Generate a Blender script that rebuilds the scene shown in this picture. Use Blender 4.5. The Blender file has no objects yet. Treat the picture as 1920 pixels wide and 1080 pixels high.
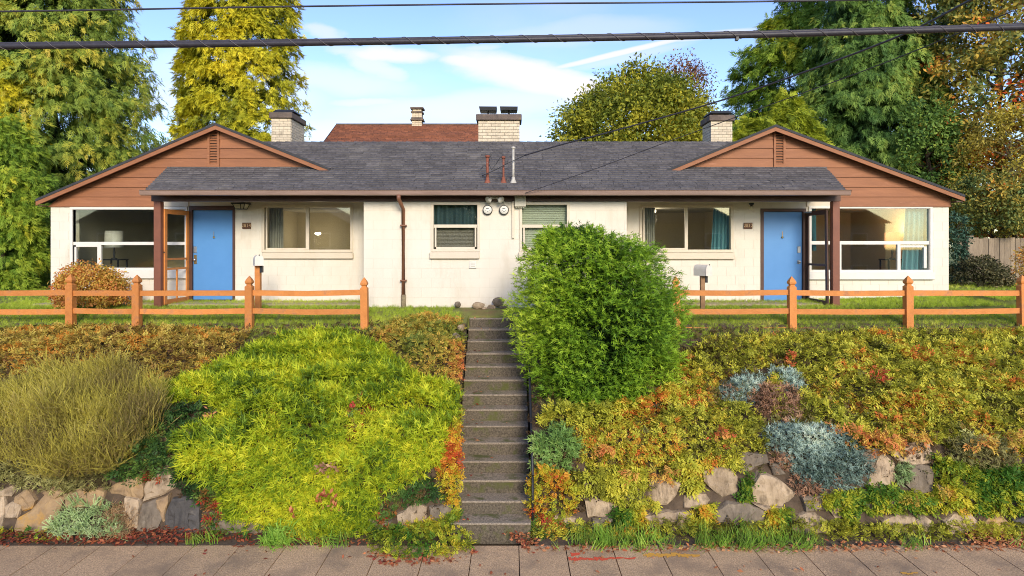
import bpy, bmesh, math, random
import numpy as np
from mathutils import Matrix, Vector

# ------------------------------------------------------------------ camera, sky, sun, exposure
scene = bpy.context.scene
COL = scene.collection
F = 1200.0            # focal length in photograph pixels
HZ = 460.0            # photograph row of the eye level
CZ = 3.95             # eye height above the pavement

cam_d = bpy.data.cameras.new('camera')
cam_d.sensor_width = 36.0
cam_d.lens = F / 1920.0 * 36.0
cam_d.shift_y = -(540.0 - HZ) / 1920.0
cam_d.clip_start = 0.1
cam_d.clip_end = 2000.0
cam = bpy.data.objects.new('camera', cam_d)
COL.objects.link(cam)
cam.location = (0, 0, CZ)
cam.rotation_euler = (math.radians(90), 0, 0)
scene.camera = cam

SUN_EL, SUN_AZ = math.radians(23), math.radians(167)     # azimuth clockwise from +Y
SUN_V = Vector((math.sin(SUN_AZ) * math.cos(SUN_EL), math.cos(SUN_AZ) * math.cos(SUN_EL), math.sin(SUN_EL)))

world = bpy.data.worlds.new('World')
scene.world = world
world.use_nodes = True
wn, wl = world.node_tree.nodes, world.node_tree.links
wn.clear()

def wmath(op, a, b=None, c=None, clamp=False):
    n = wn.new('ShaderNodeMath'); n.operation = op; n.use_clamp = clamp
    for i, v in enumerate((a, b, c)):
        if v is None: continue
        if isinstance(v, (int, float)): n.inputs[i].default_value = v
        else: wl.new(v, n.inputs[i])
    return n.outputs[0]

def wsmooth(v, lo, hi):
    n = wn.new('ShaderNodeMapRange'); n.interpolation_type = 'SMOOTHSTEP'
    wl.new(v, n.inputs[0]); n.inputs[1].default_value = lo; n.inputs[2].default_value = hi
    n.inputs[3].default_value = 0; n.inputs[4].default_value = 1
    return n.outputs[0]

sky = wn.new('ShaderNodeTexSky'); sky.sky_type = 'NISHITA'; sky.sun_disc = False
sky.sun_elevation = SUN_EL; sky.sun_rotation = SUN_AZ
sky.air_density = 1.0; sky.dust_density = 0.6; sky.ozone_density = 2.0; sky.altitude = 50
bg = wn.new('ShaderNodeBackground'); bg.inputs[1].default_value = 0.126
hsv = wn.new('ShaderNodeHueSaturation'); hsv.inputs['Hue'].default_value = 0.518; hsv.inputs['Saturation'].default_value = 1.12; wl.new(sky.outputs[0], hsv.inputs['Color']); wl.new(hsv.outputs[0], bg.inputs[0])
geo = wn.new('ShaderNodeTexCoord')
sep = wn.new('ShaderNodeSeparateXYZ'); wl.new(geo.outputs['Generated'], sep.inputs[0])
dx, dy, dz = sep.outputs[0], sep.outputs[1], sep.outputs[2]
# a flat cloud layer over the whole sky
zz = wmath('ADD', wmath('MAXIMUM', dz, 0.0), 0.16)
cmb = wn.new('ShaderNodeCombineXYZ')
wl.new(wmath('DIVIDE', dx, zz), cmb.inputs[0]); wl.new(wmath('DIVIDE', dy, zz), cmb.inputs[1])
nz = wn.new('ShaderNodeTexNoise'); nz.inputs['Scale'].default_value = 0.75; nz.inputs['Detail'].default_value = 7
nz.inputs['Roughness'].default_value = 0.5; nz.inputs['Distortion'].default_value = 0.3
wl.new(cmb.outputs[0], nz.inputs['Vector'])
layer = wmath('MULTIPLY', wsmooth(nz.outputs[0], 0.50, 0.78), 0.5)
# the long rolling cloud and its neighbours, and the contrail, in the sky ahead (y > 0)
ysafe = wmath('MAXIMUM', dy, 0.05)
U0, V0 = wmath('DIVIDE', dx, ysafe), wmath('DIVIDE', dz, ysafe)
nv = wn.new('ShaderNodeTexNoise'); nv.inputs['Scale'].default_value = 7.0; nv.inputs['Detail'].default_value = 6
nv.inputs['Roughness'].default_value = 0.58
cm2 = wn.new('ShaderNodeCombineXYZ'); wl.new(U0, cm2.inputs[0]); wl.new(wmath('MULTIPLY', V0, 2.2), cm2.inputs[1])
wl.new(cm2.outputs[0], nv.inputs['Vector'])
ns = wn.new('ShaderNodeSeparateColor'); wl.new(nv.outputs['Color'], ns.inputs[0])
U = wmath('ADD', U0, wmath('MULTIPLY', wmath('SUBTRACT', ns.outputs[0], 0.5), 0.10))
V = wmath('ADD', V0, wmath('MULTIPLY', wmath('SUBTRACT', ns.outputs[1], 0.5), 0.035))
front = wsmooth(dy, 0.1, 0.3)

def blob(px, py, half_len, half_w, deg, soft=1.0, amount=1.0, u=None, v=None):
    u = u or U; v = v or V
    c, s = math.cos(math.radians(deg)), math.sin(math.radians(deg))
    uu = wmath('SUBTRACT', u, (px - 960) / F); vv = wmath('SUBTRACT', v, (HZ - py) / F)
    a = wmath('DIVIDE', wmath('ADD', wmath('MULTIPLY', uu, c), wmath('MULTIPLY', vv, s)), half_len / F)
    b = wmath('DIVIDE', wmath('SUBTRACT', wmath('MULTIPLY', vv, c), wmath('MULTIPLY', uu, s)), half_w / F)
    d = wmath('ADD', wmath('MULTIPLY', a, a), wmath('MULTIPLY', b, b))
    return wmath('MULTIPLY', wmath('SUBTRACT', 1.0, wsmooth(d, 1.0 - soft, 1.0)), amount)

cl = layer
for args in ((1010, 150, 240, 44, -14, 0.95, 0.95), (640, 150, 190, 34, -6, 1.0, 0.5), (880, 118, 90, 18, -8, 0.9, 0.85), (720, 100, 110, 20, -3, 0.9, 0.85), (690, 118, 100, 22, -24, 0.95, 0.6),
             (1120, 175, 110, 26, -4, 0.95, 0.8), (900, 196, 330, 34, 3, 1.0, 0.55), (1080, 60, 260, 30, 4, 1.0, 0.30), (600, 60, 60, 14, -10, 1.0, 0.5), (700, 190, 90, 9, 0, 1.0, 0.55),
             (420, 180, 240, 60, 0, 1.0, 0.5), (760, 245, 420, 40, 0, 1.0, 0.4), (330, 120, 120, 40, 10, 1.0, 0.3), (905, 92, 50, 10, 0, 1.0, 0.45)):
    cl = wmath('MAXIMUM', cl, wmath('MULTIPLY', blob(*args), front))
Vt = wmath('ADD', V0, wmath('MULTIPLY', wmath('SUBTRACT', ns.outputs[2], 0.5), 0.006))
for args in ((1160, 100, 200, 7, 13.5, 0.9, 0.85), (1330, 66, 120, 9, 7, 1.0, 0.7), (1180, 106, 150, 12, 13, 1.0, 0.35)):
    cl = wmath('MAXIMUM', cl, wmath('MULTIPLY', blob(*args, u=U0, v=Vt), front))
bgc = wn.new('ShaderNodeBackground'); bgc.inputs[0].default_value = (1.0, 0.955, 0.91, 1); bgc.inputs[1].default_value = 0.47
mixw = wn.new('ShaderNodeMixShader'); wl.new(cl, mixw.inputs[0]); wl.new(bg.outputs[0], mixw.inputs[1]); wl.new(bgc.outputs[0], mixw.inputs[2])
wo = wn.new('ShaderNodeOutputWorld'); wl.new(mixw.outputs[0], wo.inputs[0])

sun_d = bpy.data.lights.new('sun', 'SUN')
sun_d.energy = 1.6; sun_d.angle = math.radians(18.0); sun_d.color = (1.0, 0.88, 0.70)
sun = bpy.data.objects.new('sun', sun_d); COL.objects.link(sun)
sun.rotation_euler = (-SUN_V).to_track_quat('-Z', 'Y').to_euler()
sun.location = (6, -10, 14)

scene.view_settings.view_transform = 'Standard'
scene.view_settings.look = 'None'
scene.view_settings.gamma = 1.0
scene.view_settings.exposure = 1.20
scene.view_settings.use_curve_mapping = False
scene.render.engine = 'CYCLES'
scene.cycles.max_bounces = 8
scene.cycles.transparent_max_bounces = 12
scene.cycles.use_denoising = True
scene.cycles.denoising_prefilter = 'NONE'
scene.cycles.filter_width = 1.0
scene.cycles.sample_clamp_indirect = 4.0

# ------------------------------------------------------------------ helpers
rng = np.random.default_rng(7)
random.seed(7)
DW, DB, DE = 14.46, 13.45, 13.05         # recessed/wing wall, middle block wall, eave

def X(px, D): return (px - 960.0) * D / F
def Z(py, D): return CZ + (HZ - py) * D / F
def W(px, py, D): return (X(px, D), D, Z(py, D))

def wmat(o):
    m = o.matrix_basis.copy()
    if o.parent: m = wmat(o.parent) @ o.matrix_parent_inverse @ m
    return m
def put(o, parent):
    o.parent = parent
    o.matrix_parent_inverse = wmat(parent).inverted()

def link(name, me, mat=None, parent=None, loc=None):
    if mat is not None and not me.materials: me.materials.append(mat)
    o = bpy.data.objects.new(name, me); COL.objects.link(o)
    if loc is not None: o.location = loc
    if parent is not None: put(o, parent)
    return o

def tag(o, label=None, cat=None, group=None, kind=None):
    if label: o['label'] = label
    if cat: o['category'] = cat
    if group: o['group'] = group
    if kind: o['kind'] = kind
    return o

def thing(name, label, cat, loc, group=None):
    o = bpy.data.objects.new(name, None); COL.objects.link(o)
    o.empty_display_size = 0.2; o.location = loc
    return tag(o, label, cat, group)

class MB:
    """collects shapes, then links them as one mesh object"""
    def __init__(s): s.bm = bmesh.new()
    def box(s, x0, x1, y0, y1, z0, z1, bevel=0.0):
        x0, x1 = min(x0, x1), max(x0, x1); y0, y1 = min(y0, y1), max(y0, y1); z0, z1 = min(z0, z1), max(z0, z1)
        r = bmesh.ops.create_cube(s.bm, size=1.0)
        for v in r['verts']:
            v.co = ((x0 + x1) / 2 + v.co.x * (x1 - x0), (y0 + y1) / 2 + v.co.y * (y1 - y0), (z0 + z1) / 2 + v.co.z * (z1 - z0))
        if bevel:
            es = list({e for v in r['verts'] for e in v.link_edges})
            bmesh.ops.bevel(s.bm, geom=es, offset=bevel, segments=1, affect='EDGES')
        return s
    def prism(s, pts, d):
        """pts: a loop of 3-D points; d: the extrusion vector"""
        a = [s.bm.verts.new(p) for p in pts]; b = [s.bm.verts.new(Vector(p) + Vector(d)) for p in pts]
        n = len(pts)
        s.bm.faces.new(a); s.bm.faces.new(list(reversed(b)))
        for i in range(n): s.bm.faces.new((a[i], b[i], b[(i + 1) % n], a[(i + 1) % n]))
        return s
    def tube(s, pts, r, n=8, caps=True):
        pts = [Vector(p) for p in pts]; rings = []
        for i, p in enumerate(pts):
            t = (pts[min(i + 1, len(pts) - 1)] - pts[max(i - 1, 0)]).normalized()
            u = t.cross(Vector((0, 0, 1)));  u = u if u.length > 1e-3 else t.cross(Vector((0, 1, 0)))
            u.normalize(); w = t.cross(u)
            rr = r[i] if isinstance(r, (list, tuple)) else r
            rings.append([s.bm.verts.new(p + (u * math.cos(k * 2 * math.pi / n) + w * math.sin(k * 2 * math.pi / n)) * rr) for k in range(n)])
        for a, b in zip(rings, rings[1:]):
            for k in range(n): s.bm.faces.new((a[k], a[(k + 1) % n], b[(k + 1) % n], b[k]))
        if caps: s.bm.faces.new(list(reversed(rings[0]))); s.bm.faces.new(rings[-1])
        return s
    def lathe(s, prof, c, n=20, axis='z'):
        rings = []
        for r, h in prof:
            ring = []
            for k in range(n):
                a = 2 * math.pi * k / n; p = (r * math.cos(a), r * math.sin(a), h)
                if axis == 'y': p = (p[0], -p[2], p[1])
                ring.append(s.bm.verts.new(Vector(c) + Vector(p)))
            rings.append(ring)
        for a, b in zip(rings, rings[1:]):
            for k in range(n): s.bm.faces.new((a[k], a[(k + 1) % n], b[(k + 1) % n], b[k]))
        s.bm.faces.new(list(reversed(rings[0]))); s.bm.faces.new(rings[-1])
        return s
    def build(s, name, mat, parent=None, smooth=False):
        bmesh.ops.recalc_face_normals(s.bm, faces=s.bm.faces)
        me = bpy.data.meshes.new(name); s.bm.to_mesh(me); s.bm.free()
        if smooth:
            for p in me.polygons: p.use_smooth = True
        return link(name, me, mat, parent)

def box(name, mat, parent, x0, x1, y0, y1, z0, z1, bevel=0.0):
    return MB().box(x0, x1, y0, y1, z0, z1, bevel).build(name, mat, parent)

_unit = {}
def ubox(name, mat, parent, x0, x1, y0, y1, z0, z1):
    """a box that shares one unit-cube mesh with its alikes"""
    key = (name, mat.name)
    if key not in _unit:
        bm = bmesh.new(); bmesh.ops.create_cube(bm, size=1.0)
        me = bpy.data.meshes.new(name); bm.to_mesh(me); bm.free(); me.materials.append(mat); _unit[key] = me
    o = bpy.data.objects.new(name, _unit[key]); COL.objects.link(o)
    o.location = ((x0 + x1) / 2, (y0 + y1) / 2, (z0 + z1) / 2); o.scale = (abs(x1 - x0), abs(y1 - y0), abs(z1 - z0))
    put(o, parent)
    return o

# ------------------------------------------------------------------ materials
def M(name, c1, c2=None, rough=0.7, scale=6.0, bump=0.0, bscale=60.0, rnd=0.0, metal=0.0, spec=0.4, stretch=(1, 1, 1), c3=None, s3=1.2, t3=(0.55, 0.7), noise_detail=6, attr=False):
    m = bpy.data.materials.new(name); m.use_nodes = True
    nt = m.node_tree; n, l = nt.nodes, nt.links
    p = n['Principled BSDF']; p.inputs['Roughness'].default_value = rough; p.inputs['Metallic'].default_value = metal
    p.inputs['Specular IOR Level'].default_value = spec
    c2 = c2 or tuple(min(1, v * 0.8) for v in c1)
    g = n.new('ShaderNodeNewGeometry')
    mp = n.new('ShaderNodeMapping'); mp.inputs['Scale'].default_value = stretch; l.new(g.outputs['Position'], mp.inputs[0])
    nz = n.new('ShaderNodeTexNoise'); nz.inputs['Scale'].default_value = scale; nz.inputs['Detail'].default_value = noise_detail; nz.inputs['Roughness'].default_value = 0.6
    l.new(mp.outputs[0], nz.inputs['Vector'])
    r = n.new('ShaderNodeValToRGB'); r.color_ramp.elements[0].position = 0.32; r.color_ramp.elements[1].position = 0.68
    r.color_ramp.elements[0].color = (*c2, 1); r.color_ramp.elements[1].color = (*c1, 1)
    l.new(nz.outputs[0], r.inputs[0]); col = r.outputs[0]
    if c3:
        nz3 = n.new('ShaderNodeTexNoise'); nz3.inputs['Scale'].default_value = s3; nz3.inputs['Detail'].default_value = 8; nz3.inputs['Roughness'].default_value = 0.65
        l.new(mp.outputs[0], nz3.inputs['Vector'])
        mr = n.new('ShaderNodeMapRange'); mr.inputs[1].default_value, mr.inputs[2].default_value = t3; l.new(nz3.outputs[0], mr.inputs[0])
        mx = n.new('ShaderNodeMix'); mx.data_type = 'RGBA'; l.new(mr.outputs[0], mx.inputs[0]); l.new(col, mx.inputs[6]); mx.inputs[7].default_value = (*c3, 1)
        col = mx.outputs[2]
    if rnd:
        oi = n.new('ShaderNodeAttribute' if attr else 'ShaderNodeObjectInfo'); hs = n.new('ShaderNodeHueSaturation')
        mr = n.new('ShaderNodeMapRange'); mr.inputs[3].default_value = 1 - rnd; mr.inputs[4].default_value = 1 + rnd
        if attr: oi.attribute_name = 'tone'
        l.new(oi.outputs['Fac' if attr else 'Random'], mr.inputs[0]); l.new(mr.outputs[0], hs.inputs['Value']); l.new(col, hs.inputs['Color']); col = hs.outputs[0]
    l.new(col, p.inputs['Base Color'])
    if bump:
        nb = n.new('ShaderNodeTexNoise'); nb.inputs['Scale'].default_value = bscale; nb.inputs['Detail'].default_value = 5; l.new(mp.outputs[0], nb.inputs['Vector'])
        b = n.new('ShaderNodeBump'); b.inputs['Strength'].default_value = bump; b.inputs['Distance'].default_value = 0.02
        l.new(nb.outputs[0], b.inputs['Height']); l.new(b.outputs[0], p.inputs['Normal'])
    return m

def foliage(name, stops, trans=0.3, rough=0.6, gain=1.42):
    """leaf colour chosen leaf by leaf from the ramp (attribute tone)"""
    m = bpy.data.materials.new(name); m.use_nodes = True
    nt = m.node_tree; n, l = nt.nodes, nt.links; n.clear()
    at = n.new('ShaderNodeAttribute'); at.attribute_name = 'tone'
    r = n.new('ShaderNodeValToRGB'); e = r.color_ramp.elements
    while len(e) < len(stops): e.new(0.5)
    for el, (pos, c) in zip(e, stops): el.position = pos; el.color = (*[min(.8, v * gain) for v in c], 1)
    l.new(at.outputs['Fac'], r.inputs[0])
    d = n.new('ShaderNodeBsdfPrincipled'); d.inputs['Roughness'].default_value = rough; d.inputs['Specular IOR Level'].default_value = 0.25
    t = n.new('ShaderNodeBsdfTranslucent'); mx = n.new('ShaderNodeMixShader'); mx.inputs[0].default_value = trans
    l.new(r.outputs[0], d.inputs['Base Color']); l.new(r.outputs[0], t.inputs[0])
    l.new(d.outputs[0], mx.inputs[1]); l.new(t.outputs[0], mx.inputs[2])
    o = n.new('ShaderNodeOutputMaterial'); l.new(mx.outputs[0], o.inputs[0])
    return m

def glass_mat(name, tint=(0.92, 0.94, 0.92), refl=0.085):
    m = bpy.data.materials.new(name); m.use_nodes = True
    nt = m.node_tree; n, l = nt.nodes, nt.links; n.clear()
    t = n.new('ShaderNodeBsdfTransparent'); t.inputs[0].default_value = (*tint, 1)
    g = n.new('ShaderNodeBsdfGlossy'); g.inputs['Roughness'].default_value = 0.02
    lw = n.new('ShaderNodeLayerWeight'); pw = n.new('ShaderNodeMath'); pw.operation = 'POWER'; l.new(lw.outputs['Facing'], pw.inputs[0]); pw.inputs[1].default_value = 3.0
    f = n.new('ShaderNodeMath'); f.operation = 'MULTIPLY_ADD'; l.new(pw.outputs[0], f.inputs[0]); f.inputs[1].default_value = 0.8; f.inputs[2].default_value = refl
    mx = n.new('ShaderNodeMixShader'); l.new(f.outputs[0], mx.inputs[0]); l.new(t.outputs[0], mx.inputs[1]); l.new(g.outputs[0], mx.inputs[2])
    o = n.new('ShaderNodeOutputMaterial'); l.new(mx.outputs[0], o.inputs[0])
    return m

m_wall = M('cream_painted_block', (0.71, 0.655, 0.56), (0.67, 0.61, 0.51), rough=0.75, scale=2.2, bump=0.12, bscale=90, rnd=0.012, stretch=(1, 1, .4), c3=(0.52, 0.45, 0.34), s3=1.6, t3=(0.54, 0.86))
m_mortar = M('cream_painted_joint', (0.66, 0.60, 0.50), (0.60, 0.54, 0.44), rough=0.85)
m_trim = M('cream_painted_trim', (0.64, 0.56, 0.44), (0.60, 0.52, 0.40), rough=0.55, scale=4)
m_white = M('white_window_trim', (0.70, 0.67, 0.61), (0.65, 0.62, 0.56), rough=0.5, scale=4)
m_siding = M('redbrown_siding', (0.305, 0.122, 0.052), (0.245, 0.096, 0.042), rough=0.65, scale=3.0, bump=0.15, bscale=25, rnd=0.06, stretch=(0.6, 1, 5), c3=(0.38, 0.165, 0.09), s3=2.5, t3=(0.6, 0.75))
m_brown = M('dark_brown_paint', (0.095, 0.045, 0.030), (0.070, 0.033, 0.023), rough=0.5, scale=5)
m_post = M('brown_post_paint', (0.22, 0.080, 0.045), (0.17, 0.062, 0.036), rough=0.55, scale=5)
m_gutter = M('tan_gutter_paint', (0.30, 0.205, 0.165), (0.22, 0.145, 0.115), rough=0.4, scale=3, stretch=(0.5, 1, 4))
m_spout = M('brown_downspout_paint', (0.23, 0.105, 0.060), (0.19, 0.085, 0.050), rough=0.4, scale=4)
m_shingle = M('charcoal_shingle', (0.125, 0.114, 0.114), (0.066, 0.060, 0.060), rough=0.9, scale=14, bump=0.4, bscale=240, rnd=0.18, c3=(0.165, 0.15, 0.14), s3=0.9, t3=(0.52, 0.8))
m_shingle_all = M('charcoal_shingle_far', (0.125, 0.114, 0.114), (0.066, 0.060, 0.060), rough=0.9, scale=14, bump=0.4, bscale=240, rnd=0.22, c3=(0.165, 0.15, 0.14), s3=0.9, t3=(0.52, 0.8), attr=True)
m_redshingle = M('redbrown_shingle', (0.26, 0.095, 0.045), (0.17, 0.058, 0.028), rough=0.9, scale=10, bump=0.3, bscale=100, rnd=0.25, attr=True)
m_roofedge = M('black_roof_edge', (0.045, 0.045, 0.05), (0.03, 0.03, 0.033), rough=0.8)
m_door = M('blue_door_paint', (0.095, 0.265, 0.56), (0.085, 0.245, 0.53), rough=0.38, scale=3, bump=0.03, bscale=40)
m_brass = M('aged_brass', (0.45, 0.32, 0.14), (0.3, 0.2, 0.08), rough=0.35, metal=0.9)
m_steel = M('brushed_steel', (0.6, 0.6, 0.6), rough=0.3, metal=0.9)
m_orange = M('orange_stained_wood', (0.63, 0.24, 0.058), (0.50, 0.18, 0.042), rough=0.65, scale=5, bump=0.3, bscale=40, rnd=0.13, stretch=(1, 1, 1), c3=(0.34, 0.15, 0.075), s3=5.0, t3=(0.54, 0.74))
m_glass = glass_mat('window_glass')
m_brick = M('cream_brick', (0.62, 0.53, 0.40), (0.50, 0.42, 0.31), rough=0.85, scale=9, bump=0.35, bscale=60, rnd=0.10, c3=(0.22, 0.19, 0.15), s3=3.5, t3=(0.60, 0.78))
m_brickjoint = M('grey_brick_joint', (0.20, 0.17, 0.13), rough=0.9)
m_concrete_cap = M('dark_concrete_cap', (0.16, 0.12, 0.10), (0.09, 0.07, 0.06), rough=0.9, scale=6, bump=0.3, c3=(0.20, 0.15, 0.06), s3=3, t3=(0.55, 0.7))
m_black = M('black_metal', (0.02, 0.022, 0.027), (0.015, 0.016, 0.02), rough=0.45)
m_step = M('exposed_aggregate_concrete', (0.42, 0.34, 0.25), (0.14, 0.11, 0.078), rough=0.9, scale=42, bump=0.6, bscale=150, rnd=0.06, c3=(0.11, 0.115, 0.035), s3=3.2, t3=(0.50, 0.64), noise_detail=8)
m_riser = M('dark_step_riser', (0.19, 0.155, 0.11), (0.060, 0.048, 0.034), rough=0.92, scale=42, bump=0.6, bscale=150, rnd=0.10, c3=(0.10, 0.105, 0.03), s3=3.0, t3=(0.52, 0.64), noise_detail=8)  # darker base colour than the treads, with moss-green patches
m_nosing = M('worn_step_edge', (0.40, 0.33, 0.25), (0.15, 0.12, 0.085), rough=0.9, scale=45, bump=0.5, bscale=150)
m_slab = M('pavement_concrete', (0.76, 0.51, 0.29), (0.31, 0.195, 0.105), rough=0.92, scale=55, bump=0.5, bscale=170, rnd=0.07, c3=(0.29, 0.20, 0.125), s3=1.6, t3=(0.48, 0.70), noise_detail=9)
m_soil = M('dark_soil', (0.115, 0.080, 0.052), (0.060, 0.042, 0.028), rough=0.95, scale=9, bump=0.6, bscale=30)
m_turf = M('turf_soil', (0.20, 0.22, 0.045), (0.13, 0.14, 0.035), rough=0.95, scale=5, bump=0.5, bscale=40, c3=(0.19, 0.13, 0.05), s3=1.4, t3=(0.56, 0.7))
m_asphalt = M('asphalt', (0.055, 0.053, 0.05), (0.04, 0.039, 0.037), rough=0.9, scale=30, bump=0.3)
m_bark = M('brown_bark', (0.12, 0.085, 0.055), (0.06, 0.042, 0.028), rough=0.95, scale=12, bump=0.6, bscale=30, stretch=(1, 1, 0.3))
m_greybark = M('lichen_bark', (0.30, 0.25, 0.14), (0.16, 0.12, 0.08), rough=0.95, scale=12, bump=0.6, bscale=30)

# ------------------------------------------------------------------ ground
PROF = [(8.40, -3.96), (8.80, -3.93), (8.92, -3.70), (9.22, -2.78), (10.5, -2.27), (12.3, -1.50), (13.0, -1.33), (14.46, -1.25), (17.0, -1.2), (60.0, -1.0)]
PD = np.array([p[0] for p in PROF]); PH = np.array([p[1] for p in PROF])
def th(D): return np.interp(D, PD, PH)
def stair_h(D): return np.interp(D, [8.7, 12.6], [-3.95, -1.43])

def grid(name, xs, ds, hf, mat, kind='structure'):
    vs, fs = [], []
    for d in ds:
        for x in xs: vs.append((x, d, CZ + hf(x, d)))
    n = len(xs)
    for j in range(len(ds) - 1):
        for i in range(n - 1): fs.append((j * n + i, j * n + i + 1, (j + 1) * n + i + 1, (j + 1) * n + i))
    me = bpy.data.meshes.new(name); me.from_pydata(vs, [], fs)
    return tag(link(name, me, mat), kind=kind)

def slope_h(x, d):
    h = float(th(d))
    if -0.87 < x < 0.29: h = min(h, float(stair_h(d)) - 0.22)
    elif 9.3 < d < 12.2: h += max(0, min(1, (11.9 - d) / .8)) *  (0.06 * math.sin(x * 1.7 + d) + 0.04 * math.sin(x * 3.9 - 2 * d))
    return h
xs = sorted(set([round(v, 2) for v in np.arange(-26, 26.01, 0.4)] + [-0.88, -0.86, 0.28, 0.30]))
grid('garden_slope', xs, list(np.arange(8.40, 8.8, 0.1)) + [8.8, 8.86, 8.92, 9.0, 9.1, 9.22] + list(np.arange(9.4, 12.3, 0.2)) + [12.3], slope_h, m_soil)
def lawn_h(x, d):
    h = float(th(d))
    if -0.87 < x < 0.29 and d < 12.7: h = min(h, -1.62)
    if x > 6 and d > 13: h += min(0.12, (x - 6) * 0.03)
    if x > 10: h += 0.10
    return h
grid('lawn', [-60, -40] + xs + [40, 60], [12.3, 12.45, 12.6, 12.72, 13.0, 13.45, 14.0, 14.46, 15, 17, 25, 60, 90], lawn_h, m_turf)
me = bpy.data.meshes.new('ground'); me.from_pydata([(-600, -600, -0.30), (600, -600, -0.30), (600, 900, -0.30), (-600, 900, -0.30)], [], [(0, 1, 2, 3)])
tag(link('ground', me, m_turf), kind='structure')
tag(box('road', m_asphalt, None, -60, 60, -6.5, 4.6, -0.25, -0.13), kind='structure')
tag(box('kerb', m_slab, None, -60, 60, 4.6, 4.78, -0.25, 0.0, 0.02), kind='structure')

# pavement: a bed with one slab every two feet
walk = tag(box('pavement', m_soil, None, -26, 26, 4.78, 8.46, -0.2, -0.035), kind='structure')
k0 = 0.09
for k in range(-40, 41):
    a = k0 + k * 0.61
    if -13 < a < 12.5:
        o = ubox('slab', m_slab, walk, a + 0.006, a + 0.604, 6.64, 8.42, -0.09, 0.0 + 0.003 * math.sin(k * 7.1))
    ubox('slab', m_slab, walk, a + 0.006, a + 0.604, 4.79, 6.628, -0.09, 0.0) if -9 < a < 9 else None

# utility paint sprayed on the slabs (thin flat marks)
def spray(name, px0, px1, py, thick, mat, seed):
    r = random.Random(seed); mb = MB(); D = 3.95 * F / (py - HZ)
    x0, x1 = X(px0, D), X(px1, D); x = x0; k_ = 0
    while x < x1:
        w = r.uniform(0.015, 0.06); t = thick * r.uniform(0.35, 1.0); y = D + r.uniform(-0.015, 0.015)
        zk = 0.007 + .0007 * (k_ % 4); k_ += 1; pts = [(x + r.uniform(0, .01), y - t / 2, zk), (x + w, y - t / 2 * r.uniform(.3, 1), zk), (x + w + .02, y + t / 2 * r.uniform(.2, 1), zk), (x, y + t / 2, zk)]
        mb.bm.faces.new([mb.bm.verts.new(p) for p in pts]); x += w * r.uniform(0.6, 1.35)
    return mb.build(name, mat, walk)
m_redpaint = M('red_marking_paint', (0.75, 0.10, 0.045), (0.60, 0.10, 0.05), rough=0.8, scale=40)
m_yelpaint = M('yellow_marking_paint', (0.75, 0.38, 0.05), (0.58, 0.30, 0.06), rough=0.8, scale=40)
spray('paint_mark', 1066, 1134, 1049, 0.11, m_redpaint, 1); spray('paint_mark', 1130, 1188, 1048, 0.05, m_redpaint, 2)
spray('paint_mark', 1070, 1086, 1040, 0.16, m_redpaint, 3); spray('paint_mark', 1206, 1308, 1042, 0.13, m_yelpaint, 4)
spray('paint_mark', 1690, 1716, 1076, 0.05, m_yelpaint, 5)

# ------------------------------------------------------------------ stairs
SX0, SX1 = -0.84, 0.26
stairs = thing('garden_stairs', 'steep concrete garden stairs climbing between the shrubs to the house', 'stairs', (-0.29, 8.6, 0))
NR = 14; RZ = 2.52 / NR; TR = 3.9 / 13
for k in range(NR):
    d0 = 8.7 + k * TR if k < NR else 0
    ztop = RZ * (k + 1)
    d1 = d0 + TR + 0.12 if k < NR - 1 else d0 + 0.5
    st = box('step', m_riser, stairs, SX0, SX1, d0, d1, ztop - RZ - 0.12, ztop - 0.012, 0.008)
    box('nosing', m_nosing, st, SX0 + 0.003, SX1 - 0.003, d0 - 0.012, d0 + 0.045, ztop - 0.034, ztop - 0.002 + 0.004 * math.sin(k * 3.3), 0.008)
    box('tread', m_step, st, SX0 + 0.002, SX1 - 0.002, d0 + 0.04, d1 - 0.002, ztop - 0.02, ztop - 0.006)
tag(box('landing_path', m_slab, None, -0.84, 1.6, 12.98, 13.40, 2.3, 2.60, 0.01), kind='structure')
MB().prism([(-1.2, 12.9, 2.512), (1.6, 12.9, 2.512), (1.6, 13.44, 2.615), (-1.2, 13.44, 2.615)], (0, 0, -0.06)).build('path', m_slab)
tag(bpy.data.objects['path'], kind='structure'); bpy.data.objects.remove(bpy.data.objects['landing_path'])
rail = thing('stair_handrail', 'dark metal pipe handrail on the right side of the stairs', 'handrail', (0.29, 8.78, 0.2))
hr = [(0.285, d, CZ + float(stair_h(d)) + 0.76) for d in (8.76, 9.5, 10.4, 11.2)]
MB().tube(hr, 0.019, 8).build('rail', m_black, rail, True)
for d in (8.80, 10.3): MB().tube([(0.285, d, CZ + float(stair_h(d)) - 0.1), (0.285, d, CZ + float(stair_h(d)) + 0.75)], 0.017, 8).build('post', m_black, rail, True)

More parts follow.
